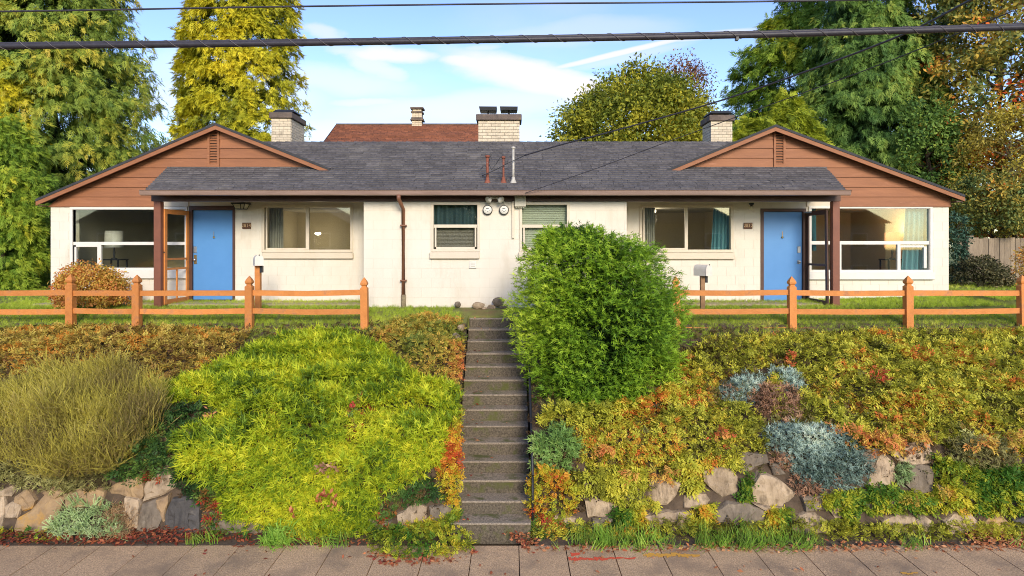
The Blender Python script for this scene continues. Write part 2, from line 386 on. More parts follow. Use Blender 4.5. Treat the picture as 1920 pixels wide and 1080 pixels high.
# ------------------------------------------------------------------ the house
house = thing('duplex_house', 'long cream block duplex with two brown gables, charcoal roof and blue doors', 'house', (0, 14.0, 2.6))
ZB = 2.45
blocks = []
def wall(x0, x1, z1, D, openings):
    """openings: (x0,x1,z0,z1). A backing with recessed joints, and the painted blocks in front of it."""
    mb = MB(); xb = sorted(set([x0, x1] + [v for o in openings for v in o[:2]]))
    for a, b in zip(xb, xb[1:]):
        m = (a + b) / 2; z = ZB
        for o in sorted([o for o in openings if o[0] < m < o[1]], key=lambda o: o[2]):
            mb.box(a, b, D + 0.0035, D + 0.2, z, o[2]); z = o[3]
        if z < z1: mb.box(a, b, D + 0.0035, D + 0.2, z, z1)
    w = mb.build('wall', m_mortar, house)
    J = 0.0022; row = 0; z = ZB
    while z < z1 - 0.02:
        zt = min(z + 0.203, z1); x = x0 - (0.203 if row % 2 else 0)
        while x < x1 - 0.01:
            rects = [(max(x, x0), min(x + 0.406, x1), z, zt)]
            for o in openings:
                nr = []
                for (a, b, c, d) in rects:
                    if a >= o[1] or b <= o[0] or c >= o[3] or d <= o[2]: nr.append((a, b, c, d)); continue
                    if a < o[0]: nr.append((a, o[0], c, d))
                    if b > o[1]: nr.append((o[1], b, c, d))
                    aa, bb = max(a, o[0]), min(b, o[1])
                    if c < o[2]: nr.append((aa, bb, c, o[2]))
                    if d > o[3]: nr.append((aa, bb, o[3], d))
                rects = nr
            for (a, b, c, d) in rects:
                if b - a > 0.02 and d - c > 0.02: blocks.append((w, a + J, b - J, D - 0.0015 * random.random(), c + J, d - J))
            x += 0.406
        z += 0.203; row += 1
    return w

def op(px0, px1, py0, py1, D): return (X(px0, D), X(px1, D), Z(py1, D), Z(py0, D))
xbl, xbr = X(682, DB), X(1175, DB)
xl, xr = X(95, DW), X(1779, DW)
o_wl = op(137, 347, 391, 505, DW); o_dl = op(355, 441, 386, 568, DW); o_rl = op(495, 659, 387, 470, DW)
o_rr = op(1203, 1371, 387, 470, DW); o_dr = op(1426, 1511, 391, 570, DW); o_wr = op(1520, 1742, 389, 508, DW)
o_c1 = op(811, 897, 382, 469, DB); o_c2 = op(977, 1065, 382, 469, DB)
ZW, ZR = Z(388, DW), CZ + 1.06
xgl, xgr = X(352, DW), X(1514, DW)
wall(xl, xgl, ZW, DW, [o_wl]); wall(xgl, xbl, ZR, DW, [o_dl, o_rl])
wall(xbr, xgr, ZR, DW, [o_rr, o_dr]); wall(xgr, xr, ZW, DW, [o_wr])
wall(xbl, xbr, Z(378, DB), DB, [o_c1, o_c2])
blocks.sort(key=lambda b: -((b[2] - b[1]) * (b[5] - b[4])) * (1 if b[4] > 2.62 else 0.3) * (0.5 if 0.4 < b[1] < 3.2 and b[4] < 3.9 else 1))
for (w, a, b, d, c, e) in blocks[:300]: ubox('block', m_wall, w, a, b, d, d + 0.04, c, e)
mb = MB()
for (w, a, b, d, c, e) in blocks[300:]: mb.box(a, b, d, d + 0.04, c, e)
tag(mb.build('block_remainder', m_wall, house), kind='stuff')
# side, back and return walls
for x0, x1, y0, y1 in ((xl, xl + .2, DW + .2, 19.4), (xr - .2, xr, DW + .2, 19.4), (xl, xr, 19.4, 19.6), (xbl, xbl + .2, DB + .2, DW + .3), (xbr - .2, xbr, DB + .2, DW + .3)):
    box('wall', m_wall, house, x0 + (0.003 if x0 == xl else 0), x1 - (0.003 if x1 == xr else 0), y0, y1, ZB, CZ + 0.9)
# inside: floor, ceilings, partitions, back of rooms
m_room = M('olive_room_wall', (0.60, 0.53, 0.37), (0.56, 0.49, 0.34), rough=0.9, scale=2)
m_roomfloor = M('tan_room_carpet', (0.42, 0.33, 0.22), rough=0.9)
m_ceil = M('room_ceiling', (0.6, 0.57, 0.5), rough=0.9)
box('floor', m_roomfloor, house, xl + .2, xr - .2, DB + .2, 19.4, 2.60, 2.70)
box('ceiling', m_ceil, house, xl + .2, xr - .2, DW + .2, 19.4, CZ + 0.93, CZ + 0.98)
for x in (X(450, DW), X(690, DW), 0.05, X(1172, DW), X(1418, DW)): box('partition', m_room, house, x - .05, x + .05, DW + .2, 18.2, 2.70, CZ + 0.93)
for y0, x0, x1 in ((18.2, xl + .2, xr - .2),): box('partition', m_room, house, x0, x1, y0, y0 + .1, 2.70, CZ + 0.93)
box('partition', m_room, house, xl + .2, xl + .24, DW + .2, 18.2, 2.70, CZ + .93); box('partition', m_room, house, xr - .24, xr - .2, DW + .2, 18.2, 2.70, CZ + .93)

# porch ceilings and beam
box('porch_ceiling', m_trim, house, X(300, DB), xbl, DB + .08, DW + .01, CZ + 1.06, CZ + 1.085)
box('porch_ceiling', m_trim, house, xbr, X(1566, DB), DB + .08, DW + .01, CZ + 1.06, CZ + 1.085)
box('beam', m_brown, house, X(286, DB), X(1574, DB), DB - .05, DB + .08, Z(378, DB) + .003, CZ + 1.14)
box('soffit', m_brown, house, X(280, DE), X(1580, DE), DE + .03, DB - .05, CZ + 1.045, CZ + 1.07)
box('wall_trim', m_trim, house, X(442, DW), xbl - .002, DW - .022, DW + .01, CZ + 0.985, CZ + 1.058)
box('wall_trim', m_trim, house, xbr + .002, X(1424, DW), DW - .022, DW + .01, CZ + 0.985, CZ + 1.058)
for a, b in ((301, 354), (1512, 1562)): box('wall_trim', m_trim, house, X(a, DW), X(b, DW), DW - .02, DW + .05, Z(387.5, DW), CZ + 1.058)
for px in (297, 1566): box('porch_post', m_post, house, X(px - 6.5, DB), X(px + 6.5, DB), DB - .052, DB + .082, 2.5, Z(378, DB), 0.006)

# main roof
RS = 0.466; RIDGE = 16.3
def rz(D): return CZ + 1.11 + RS * (D - DE)
def rx0(D): return -7.50 - 0.19 * (D - DE) if D < DW else X(403, 14.2)
def rx1(D): return 6.82 + 0.19 * (D - DE) if D < DW else X(1455, 14.2)
mb = MB()
for a, b in ((DE, DW), (DW, RIDGE)):
    e = 0.002 if a == DW else 0
    p = [(rx0(a + e), a, rz(a) - .012), (rx1(a + e), a, rz(a) - .012), (rx1(b - .001), b, rz(b) - .012), (rx0(b - .001), b, rz(b) - .012)]
    mb.prism(p, (0, 0, -0.06))
mb.prism([(X(403, 14.2), RIDGE, rz(RIDGE) - .012), (X(1455, 14.2), RIDGE, rz(RIDGE) - .012), (X(1455, 14.2), 19.9, CZ + .95), (X(403, 14.2), 19.9, CZ + .95)], (0, 0, -0.06))
roof = mb.build('roof', m_roofedge, house)
SL = math.hypot(1, RS); EXPO = 0.136
ncourse = int((RIDGE - DE) * SL / EXPO)
tabs = []
for i in range(ncourse + 1):
    d0 = DE - 0.02 + i * EXPO / SL; d1 = min(d0 + 0.20 / SL, RIDGE)
    x = rx0(d0 + .05) + (-0.15 if i % 2 else 0) - random.random() * 0.05; xe = rx1(d0 + .05)
    while x < xe - 0.02:
        w = random.choice((0.25, 0.30, 0.34)); a, b = max(x, rx0(d0 + .05)), min(x + w, xe)
        if b - a > 0.03: tabs.append((a + .003, b - .003, d0, d1, 0.022 + 0.010 * random.random()))
        x += w
def tabmesh(name, lst, mat):
    vs, fs, tone = [], [], []
    for (a, b, d0, d1, t) in lst:
        n = len(vs)
        vs += [(a, d0, rz(d0) - .012), (b, d0, rz(d0) - .012), (b, d1, rz(d1) - .012), (a, d1, rz(d1) - .012), (a, d0, rz(d0) + t), (b, d0, rz(d0) + t), (b, d1, rz(d1) - .006), (a, d1, rz(d1) - .006)]
        fs += [(n + 4, n + 5, n + 6, n + 7), (n, n + 1, n + 5, n + 4), (n + 1, n + 2, n + 6, n + 5), (n, n + 4, n + 7, n + 3)]
        tone += [random.random()] * 8
    me = bpy.data.meshes.new(name); me.from_pydata(vs, [], fs)
    at = me.attributes.new('tone', 'FLOAT', 'POINT'); at.data.foreach_set('value', tone)
    me.materials.append(mat); return me
near = tabs[:300]
um = tabmesh('shingle', [(-0.5, 0.5, DE, DE + 0.20 / SL, 0.025)], m_shingle)
for v in um.vertices: v.co.y -= DE; v.co.z -= rz(DE)
for (a, b, d0, d1, t) in near:
    o = bpy.data.objects.new('shingle', um); COL.objects.link(o); o.location = ((a + b) / 2, d0, rz(d0) + (t - .025)); o.scale = (b - a, 1, 1); put(o, roof)
tag(link('shingle_remainder', tabmesh('shingle_remainder', tabs[300:], m_shingle_all), None, house), kind='stuff')
x = X(470, RIDGE)
while x < X(1400, RIDGE):
    MB().prism([(x, RIDGE - .13, rz(RIDGE - .13) + .022), (x, RIDGE, rz(RIDGE) + .026), (x, RIDGE + .13, rz(RIDGE - .13) + .022), (x, RIDGE, rz(RIDGE) + .002 + .0)], (0.30, 0, -0.012)).build('ridge_cap', m_shingle, house); x += 0.22
# gutter: a half-open trough, and the downspout
mb = MB(); gp = [(0, .02), (-.075, .035), (-.085, .05), (-.072, .05), (-.06, -.03), (-.05, -.055), (.0, -.06)]
gx0, gx1 = -7.56, 6.88
mb.prism([(gx0, DE - .005 + a, rz(DE) - .035 + b) for a, b in gp], (gx1 - gx0, 0, 0))
gut = mb.build('gutter', m_gutter, house)
box('fascia', m_brown, house, gx0 + .03, gx1 - .03, DE, DE + .03, rz(DE) - .085, rz(DE) - .03)
sx = X(757, DB)
mb = MB(); mb.tube([(sx - .03, DE - .04, rz(DE) - .08), (sx - .03, DE - .04, rz(DE) - .16), (sx, DB - .06, rz(DE) - .36), (sx + .005, DB - .06, 2.9)], .042, 10)
ds = mb.build('downspout', m_spout, house, True)
MB().tube([(sx + .005, DB - .06, 2.92), (sx + .005, DB - .06, 2.55)], .05, 10).build('drain_boot', m_greybark, house, True)
for z in (4.35, 3.2): box('strap', m_spout, ds, sx - .06, sx + .07, DB - .11, DB - .002, z, z + .03)

# the two brown gables
def gable(tipl, peak, tipr, wall_x0, wall_x1, vent_px, keep):
    RD = 14.2
    L, P, R = [Vector(W(*p, RD)) for p in (tipl, peak, tipr)]
    root = tag(bpy.data.objects.new('gable', None)); COL.objects.link(root); root.location = P; put(root, house)
    t = Vector((0, 0, -0.055))
    mb = MB(); mb.prism([L, P, P + t, L + t], (0, 5.6, 0)); mb.prism([P, R, R + t, P + t], (0, 5.6, 0)); mb.build('wing_roof', m_roofedge, root)
    for A, B in ((L, P), (P, R)):
        a, b = A + Vector((0, .012, -.056)), B + Vector((0, .012, -.056)); dn = Vector((0, 0, -.09))
        MB().prism([a, b, b + dn, a + dn], (0, .03, 0)).build('rake_board', m_siding, root)
        MB().prism([a + Vector((0, .03, -.03)), b + Vector((0, .03, -.03)), b + Vector((0, .03, -.05)), a + Vector((0, .03, -.05))], (0, DW - RD - .05, 0)).build('rake_soffit', m_brown, root)
    def xz(z, side):
        A, B = (L, P) if side < 0 else (R, P)
        tt = (z + .10 - A.z) / (B.z - A.z); return A.x + (B.x - A.x) * min(1, tt)
    lines = [388, 369.5, 351.5, 333.3, 315, 297, 279, 261, 243, 225]
    vx0, vx1, vz0, vz1 = X(vent_px - 11, DW), X(vent_px + 11, DW), Z(312, DW), Z(246, DW)
    for a, b in zip(lines, lines[1:]):
        z0, z1 = Z(a, DW), min(Z(b, DW), P.z - .10)
        if z1 - z0 < .03: continue
        lo = [max(wall_x0, xz(z0, -1)), min(wall_x1, xz(z0, 1))]; hi = [max(wall_x0, xz(z1, -1)), min(wall_x1, xz(z1, 1))]
        if z0 < CZ + .98:      # below the porch ceiling the boards stop at the porch
            if keep == 'l': lo[1] = min(lo[1], X(300, DW)); hi[1] = min(hi[1], X(300, DW))
            else: lo[0] = max(lo[0], X(1563, DW)); hi[0] = max(hi[0], X(1563, DW))
        segs = [(lo[0], lo[1], hi[0], hi[1])]
        if z0 < vz1 - .02 and z1 > vz0 + .05:
            segs = [(lo[0], vx0, hi[0], vx0), (vx1, lo[1], vx1, hi[1])]
        for s in segs:
            if s[1] - s[0] < .05: continue
            bm = MB(); yb, yt = DW - .042, DW - .02
            v = [bm.bm.verts.new(p) for p in ((s[0], yb, z0 + .004), (s[1], yb, z0 + .004), (s[3], yt, z1 - .002), (s[2], yt, z1 - .002), (s[0], DW + .02, z0 + .004), (s[1], DW + .02, z0 + .004), (s[3], DW + .02, z1 - .002), (s[2], DW + .02, z1 - .002))]
            for q in ((0, 1, 2, 3), (0, 4, 5, 1), (1, 5, 6, 2), (0, 3, 7, 4), (3, 2, 6, 7)): bm.bm.faces.new([v[i] for i in q])
            bm.build('siding_board', m_siding, root)
    bk = MB(); zl = CZ + 1.09
    bk.prism([(wall_x0 + .01, DW + .0, zl), (wall_x1 - .01, DW + .0, zl), (P.x, DW, P.z - .13)], (0, .1, 0)); bk.build('gable_sheathing', m_brown, root)
    vt = box('vent', m_siding, root, vx0 + .03, vx1 - .03, DW - .02, DW - .012, vz0, vz1); vt.data.materials.clear(); vt.data.materials.append(m_brown)
    for a, b in ((vx0, vx0 + .05), (vx1 - .05, vx1)): box('vent_frame', m_siding, vt, a, b, DW - .06, DW - .012, vz0, vz1)
    box('vent_frame', m_siding, vt, vx0, vx1, DW - .065, DW - .012, vz0 - .02, vz0 + .04); box('vent_frame', m_siding, vt, vx0, vx1, DW - .065, DW - .012, vz1 - .03, vz1 + .03)
    n = 12; hh = (vz1 - vz0 - .08) / n
    for k in range(n):
        z = vz0 + .045 + k * hh
        MB().prism([(vx0 + .05, DW - .05, z), (vx0 + .05, DW - .018, z + hh * .62), (vx0 + .05, DW - .018, z + hh * .75), (vx0 + .05, DW - .05, z + hh * .16)], (vx1 - vx0 - .1, 0, 0)).build('slat', m_siding, vt)
    # boxed eave end
    s = -1 if keep == 'l' else 1; T = L if keep == 'l' else R; wx = wall_x0 if keep == 'l' else wall_x1
    MB().box(min(T.x - s * .02, wx), max(T.x - s * .02, wx), RD + .05, 19.5, T.z - .16, T.z - .135).build('eave_soffit', m_brown, root)
    return root
gable((66, 373), (403, 230), (618, 315), xl - .03, X(650, DW), 402, 'l')
gable((1250, 318), (1455, 233), (1810, 365), X(1225, DW), xr + .03, 1460, 'r')

# windows
def window(D, frame_px, bars, panes, mat, sill=None, proud=0.025, fw=5):
    x0, x1, y0, y1 = frame_px
    mb = MB(); f = fw
    for a, b, c, d in ((x0, x1, y0, y0 + f), (x0, x1, y1 - f, y1), (x0, x0 + f, y0 + f, y1 - f), (x1 - f, x1, y0 + f, y1 - f)):
        mb.box(X(a, D), X(b, D), D - proud, D + .10, Z(d, D), Z(c, D), .004)
    w = mb.build('window', mat, house)
    for a, b, c, d in bars: box('sash_bar', mat, w, X(a, D), X(b, D), D + .004, D + .07, Z(d, D), Z(c, D), .003)
    for a, b, c, d in panes: box('pane', m_glass, w, X(a, D), X(b, D), D + .036, D + .042, Z(d, D), Z(c, D))
    if sill: box('sill', mat, w, X(sill[0], D), X(sill[1], D), D - .075, D + .06, Z(sill[3], D), Z(sill[2], D), .01)
    return w
window(DW, (132, 352, 388, 507), [(137, 347, 453.5, 459.5), (182, 189, 459.5, 503), (296, 304, 459.5, 503), (139, 142.5, 459.5, 503), (139, 182, 459.5, 463)],
       [(136, 348, 392, 454), (138, 183, 459, 504), (188, 297, 459, 504), (303, 348, 459, 504)], m_white, (128, 355, 507, 522))
window(DW, (1516, 1748, 386, 511), [(1521, 1743, 452, 458.5), (1572, 1578, 458.5, 507), (1683, 1689, 458.5, 507), (1733, 1738, 462, 503), (1689, 1733, 460, 464)],
       [(1520, 1744, 390, 453), (1520, 1573, 458, 508), (1577, 1684, 458, 508), (1688, 1744, 458, 508)], m_white, (1512, 1750, 511, 524))
window(DW, (491, 662, 384, 473), [(573, 579, 389, 468), (498, 500.5, 389, 468), (500, 573, 465, 468)], [(495, 574, 388, 469), (578, 658, 388, 469)], m_trim, (494, 663, 474, 485))
window(DW, (1199, 1375, 384, 473), [(1284, 1290, 389, 468), (1206, 1209, 389, 468), (1209, 1284, 465, 468)], [(1203, 1285, 388, 469), (1289, 1371, 388, 469)], m_trim, (1200, 1376, 474, 486))
for a, b in ((808, 900), (974, 1068)):
    w = window(DB, (a, b, 379, 472), [(a + 5, b - 5, 421, 427), (a + 7, a + 10, 427, 467), (b - 10, b - 7, 427, 467), (a + 7, b - 7, 463, 467)],
               [(a + 4, b - 4, 383, 422), (a + 4, b - 4, 426, 468)], m_trim, (a - 2, b - 1, 473, 485))
m_screen = M('grey_insect_screen', (0.30, 0.27, 0.22), (0.25, 0.22, 0.18), rough=0.8, scale=80)
m_blind = M('pale_green_blind', (0.55, 0.58, 0.44), (0.50, 0.53, 0.40), rough=0.7)

# blue doors
def door(o, px0, px1, py0, py1, hinge_right, knock_px, label):
    x0, x1, z0, z1 = o
    d = box('door', m_door, house, X(px0, DW), X(px1, DW), DW + .035, DW + .08, Z(py1, DW), Z(py0, DW), .004)
    for a, b, c, e in ((x0, X(px0, DW) - .004, z0, z1), (X(px1, DW) + .004, x1, z0, z1), (X(px0, DW) - .004, X(px1, DW) + .004, Z(py0, DW) + .004, z1)):
        box('door_frame', m_brown, d, a, b, DW - .02, DW + .14, c, e, .003)
    box('threshold', m_brown, d, x0, x1, DW - .05, DW + .14, z0, Z(py1, DW) - .005)
    kx = X(knock_px, DW)
    MB().lathe([(.004, .0), (.022, .003), (.026, .012), (.012, .02), (.004, .022)], (kx, DW + .034, Z(445, DW)), 12, 'y').build('knocker', m_brass, d, True)
    MB().tube([(kx, DW + .025, Z(434, DW)), (kx, DW + .02, Z(443, DW))], .006, 6).build('knocker_arm', m_brass, d)
    lx = X(px0 + 4, DW) if hinge_right else X(px1 - 6, DW)
    box('deadbolt', m_steel, d, lx - .035, lx + .035, DW + .012, DW + .036, Z(474, DW), Z(462, DW), .006)
    box('lock_plate', m_brass if hinge_right else m_steel, d, lx - .032, lx + .032, DW + .024, DW + .036, Z(495, DW) , Z(478, DW) if hinge_right else Z(488, DW), .004)
    MB().lathe([(.012, .0), (.012, .02), (.026, .03), (.03, .045), (.02, .058), (.004, .06)], (lx, DW + .024, Z(487 if hinge_right else 491, DW)), 14, 'y').build('door_knob', m_steel, d, True)
door(o_dl, 361, 436, 394, 562, True, 400, ''); door(o_dr, 1432, 1505, 397, 564, False, 1468, '')

# storm doors, standing open
def storm(hx, hz0, hz1, fx, fd, mat, rails, muntin, lean, closer):
    A = Vector((X(hx, DW - .02), DW - .02, 0)); B = Vector((X(fx, fd), fd, 0)); u = (B - A).normalized(); wdt = (B - A).length
    nrm = Vector((-u.y, u.x, 0)) * .016
    def bar(u0, u1, z0, z1, name, par):
        pts = []
        for uu, zz in ((u0, z0), (u1, z0), (u1, z1), (u0, z1)):
            q = A + u * (uu + lean * (hz1 - zz) / 2 * (uu / wdt)); pts.append(Vector((q.x, q.y, zz)) - nrm)
        return MB().prism(pts, nrm * 2).build(name, mat, par)
    d = bar(0.0, .085, hz0, hz1, 'storm_door', house)
    bar(wdt - .085, wdt, hz0, hz1, 'stile', d)
    bar(.086, wdt - .086, hz1 - .10, hz1 - .002, 'rail', d); bar(.086, wdt - .086, hz0 + .002, hz0 + .10, 'rail', d)
    for r in rails: bar(.086, wdt - .086, r - .022, r + .022, 'rail', d)
    if muntin: bar(wdt * .48, wdt * .48 + .025, hz0 + .10, muntin, 'muntin', d)
    if closer:
        MB().tube([(X(1506, DW), DW - .05, hz1 - .02), tuple(A + u * .25 + Vector((0, 0, hz1 - .03)))], .014, 8).build('door_closer', m_steel, d)
    else: MB().lathe([(.01, 0), (.016, .02), (.004, .03)], tuple(A + u * (wdt - .04) + Vector((0, -.03, Z(472, DW)))), 8, 'y').build('handle', m_black, d)
    return d
storm(353.5, Z(564, DW), Z(396, DW), 308, 13.52, m_orange, [Z(484.5, DW), Z(502, DW)], Z(504, DW), 0, False)
storm(1513, Z(566, DW), Z(397, DW), 1551, 13.55, m_brown, [Z(495, DW)], None, 0.05, True)

# number plaques with their digits
def digits(txt, x, z, y, size, mat, parent):
    cu = bpy.data.curves.new('digits', 'FONT'); cu.body = txt; cu.size = size; cu.align_x = 'CENTER'; cu.align_y = 'CENTER'; cu.extrude = 0.003
    t = bpy.data.objects.new('digits', cu); COL.objects.link(t); t.rotation_euler = (math.radians(90), 0, 0); t.location = (x, y, z)
    bpy.context.view_layer.update()
    me = bpy.data.meshes.new_from_object(t.evaluated_get(bpy.context.evaluated_depsgraph_get())); me.transform(t.matrix_world)
    bpy.data.objects.remove(t); me.materials.clear()
    return link('digits', me, mat, parent)
m_plaque = M('dark_wood_plaque', (0.11, 0.045, 0.018), (0.075, 0.03, 0.012), rough=0.6)
m_digit = M('carved_tan_digits', (0.55, 0.36, 0.18), rough=0.6)
for px, t in ((463, '2814'), (1402, '2812')):
    p = box('number_plaque', m_plaque, house, X(px - 8, DW), X(px + 8, DW), DW - .035, DW - .004, Z(429, DW), Z(417.5, DW), .004)
    digits(t, X(px, DW), Z(423.2, DW), DW - .037, .105, m_digit, p)
    box('plaque_grain', m_digit, p, X(px - 7, DW), X(px + 7, DW), DW - .0362, DW - .03, Z(420, DW), Z(419.6, DW))

# porch lantern and bare-bulb lamp
lx, ly, lz = X(452, DW - .18), DW - .18, Z(380.5, DW - .18)
lan = MB().prism([(lx - .16, ly - .16, lz), (lx + .16, ly - .16, lz), (lx + .16, ly + .16, lz), (lx - .16, ly + .16, lz)], (0, 0, -.03)).build('lantern', m_black, house)
m_frost = M('frosted_lamp_glass', (0.62, 0.58, 0.44), rough=0.3)
mb = MB(); a = [mb.bm.verts.new((lx + i * .13, ly + j * .13, lz - .03)) for i, j in ((-1, -1), (1, -1), (1, 1), (-1, 1))]; b = [mb.bm.verts.new((lx + i * .09, ly + j * .09, lz - .13)) for i, j in ((-1, -1), (1, -1), (1, 1), (-1, 1))]
for k in range(4): mb.bm.faces.new((a[k], a[(k + 1) % 4], b[(k + 1) % 4], b[k]))
mb.bm.faces.new(b); mb.build('lantern_glass', m_frost, lan)
mb = MB()
for i, j in ((-1, -1), (1, -1), (1, 1), (-1, 1), (0.35, -1.02)): mb.tube([(lx + i * .135, ly + j * .135, lz - .03), (lx + i * .094, ly + j * .094, lz - .135)], .009, 5)
mb.box(lx - .10, lx + .10, ly - .10, ly + .10, lz - .145, lz - .13); mb.build('lantern_frame', m_black, lan)
bx = X(1409, DW - .18)
bl = MB().lathe([(.055, 0), (.055, -.03), (.03, -.05), (.026, -.07)], (bx, ly, lz), 14).build('porch_lamp', m_black, house)
MB().lathe([(.02, -.065), (.035, -.09), (.045, -.12), (.035, -.15), (.008, -.162)], (bx, ly, lz), 14).build('bulb', m_frost, bl, True)

# electricity meters, twin floodlight, service box, conduit, wall outlet
m_meter = M('meter_face', (0.78, 0.76, 0.70), rough=0.3); m_grey = M('grey_service_box', (0.50, 0.47, 0.38), (0.44, 0.41, 0.33), rough=0.5)
for px in (914.5, 945):
    c = (X(px, DB), DB, Z(394, DB))
    mt = MB().lathe([(.102, 0), (.104, .05), (.098, .06)], c, 24, 'y').build('electricity_meter', m_black, house)
    MB().lathe([(.088, .05), (.088, .085), (.078, .10), (.004, .104)], c, 24, 'y').build('meter_dial', m_meter, mt, True)
    for i, (ax, az, w, h) in enumerate(((-.035, -.005, .018, .012), (.035, -.005, .018, .012), (0, .03, .06, .014), (0, -.035, .03, .008))):
        box('dial_mark', m_black, mt, c[0] + ax - w / 2, c[0] + ax + w / 2, DB - .106, DB - .10, c[2] + az - h / 2, c[2] + az + h / 2)
    MB().tube([(c[0], DB - .03, c[2] + .1), (c[0], DB - .03, Z(376, DB))], .018, 8).build('meter_conduit', m_grey, mt)
fb = box('floodlight', m_grey, house, X(924, DB), X(932, DB), DB - .14, DB - .055, Z(374, DB), Z(364, DB), .005)
for s in (-1, 1):
    c = Vector((X(928, DB) + s * .05, DB - .13, Z(370, DB))); d = Vector((s * .62, -.6, -.5)).normalized()
    MB().tube([c, c + d * .05, c + d * .13, c + d * .15], [.03, .04, .075, .07], 14).build('lamp_head', m_white, fb, True)
sb = box('service_box', m_grey, house, X(965, DB), X(986, DB), DB - .13, DB - .052, Z(388, DB), Z(368, DB), .006)
for k in range(5): MB().tube([(X(968 + k * 3.4, DB), DB - .09, Z(388, DB)), (X(968 + k * 3.4, DB), DB - .09, Z(390, DB))], .012, 6).build('cable_gland', m_grey, sb)
MB().box(X(960, DB), X(964.5, DB), DB - .05, DB - .001, Z(447, DB), Z(376, DB), .003).build('conduit', m_trim, house)
ob = box('wall_outlet', m_white, house, X(880, DB), X(893.5, DB), DB - .03, DB - .001, Z(503, DB), Z(490, DB), .004)
for k in range(3): box('outlet_slot', m_grey, ob, X(883, DB), X(891, DB), DB - .034, DB - .03, Z(493.5 + k * 3.2, DB), Z(492.7 + k * 3.2, DB))

# roof masts and vent pipe
m_rust = M('rusty_pipe', (0.26, 0.085, 0.05), (0.16, 0.05, 0.03), rough=0.8, scale=15, c3=(0.4, 0.36, 0.3), s3=6, t3=(0.62, 0.7)); m_galv = M('weathered_galvanised_pipe', (0.52, 0.49, 0.43), (0.38, 0.35, 0.30), rough=0.5, scale=12)
RD = 13.5
for px, top, mat, r in ((914, 293, m_rust, .03), (944, 295, m_rust, .022), (962.5, 277, m_galv, .026)):
    x = X(px, RD)
    p = MB().tube([(x, RD, rz(RD) - .1), (x, RD, Z(top, RD))], r, 10).build('roof_mast', mat, house, True)
    MB().lathe([(.085, 0), (.07, .02), (.04, .09), (.034, .14)], (x, RD, rz(RD) - .02), 12).build('flashing', m_rust if mat is m_rust else m_galv, p, True)
    MB().lathe([(r + .004, 0), (r + .02, .01), (r + .02, .045), (.01, .06)], (x, RD, Z(top, RD) - .03), 12).build('mast_cap', mat, p, True)
mb = MB(); q = lambda px, py: W(px, py, RD - .08)
mb.tube([q(918, 298), q(917, 308), q(921, 318), q(930, 308), q(937, 296), q(941, 294)], .008, 6)
mb.tube([q(903, 330), q(912, 326), q(930, 318), q(952, 306), q(985, 291)], .009, 6); mb.tube([q(900, 318), q(908, 310), q(911, 312)], .006, 5); mb.tube([q(899, 327), q(906, 325), q(905, 333)], .006, 5)
mb.build('mast_wiring', m_black, house, True)

# chimneys of individual bricks
def chimney(px0, px1, ptop, D, depth, capw, cap_label, bh=0.072, bw=0.215, zbase=None):
    x0, x1, y0, y1 = X(px0, D), X(px1, D), D, D + depth; zt = Z(ptop, D); zb = zbase or (zt - 1.35)
    c = box('chimney', m_brickjoint, house, x0 + .008, x1 - .008, y0 + .008, y1 - .008, zb - .6, zt)
    z = zt; row = 0
    while z > zb:
        off = bw / 2 if row % 2 else 0
        x = x0 - off
        while x < x1 - .01:
            a, b = max(x, x0), min(x + bw - .008, x1)
            if b - a > .03: ubox('brick', m_brick, c, a, b, y0 - random.random() * .006, y0 + .05, z - bh, z - .009)
            x += bw
        sx0, sx1 = (x1 - .05, x1 + .003) if px0 < 960 else (x0 - .003, x0 + .05)
        y = y0 + (.06 if row % 2 else .055) - off
        while y < y1 - .01:
            a, b = max(y, y0 + .055), min(y + bw - .008, y1)
            if b - a > .03: ubox('brick', m_brick, c, sx0, sx1 + random.random() * .004, a, b, z - bh, z - .009)
            y += bw
        z -= bh; row += 1
    box('chimney_cap', m_concrete_cap, c, x0 - capw, x1 + capw, y0 - capw, y1 + capw, zt + .001, zt + .16, .015)
    return c, zt + .16, (x0, x1, y0, y1)
for a, b, D, dep, top in ((509, 545, 17.3, 1.1, 222), (1333, 1373, 17.3, .75, 227)):
    c, zt, (x0, x1, y0, y1) = chimney(a, b, top, D, dep, .055, '')
    mx, my = (x0 + x1) / 2, (y0 + y1) / 2
    MB().box(mx - .17, mx + .17, my - .2, my + .2, zt, zt + .06).build('flue', m_concrete_cap, c)
    MB().prism([(mx - .30, my - .34, zt + .06), (mx + .30, my - .34, zt + .06), (mx + .24, my - .30, zt + .13), (mx - .24, my - .30, zt + .13)], (0, .66, 0)).build('flue_lid', m_black, c)
c, zt, (x0, x1, y0, y1) = chimney(897, 974, 226, 16.75, .6, .06, '', bh=.078, bw=.23)
for px, tl in ((914.5, -.012), (954, .0)):
    mx = X(px, 16.75); my = (y0 + y1) / 2
    MB().tube([(mx, my, zt), (mx, my, zt + .16)], .02, 8).build('flue_stem', m_black, c)
    mb = MB()
    for k in range(8): mb.tube([(mx - .18 + k * .051, my - .15, zt), (mx - .18 + k * .051, my - .15, zt + .14)], .004, 4)
    mb.build('flue_mesh', m_black, c)
    MB().prism([(mx - .215, my - .2, zt + .135), (mx + .215, my - .2, zt + .14 + tl), (mx + .235, my - .22, zt + .225), (mx - .235, my - .22, zt + .23)], (0, .45, 0)).build('flue_lid', m_black, c)

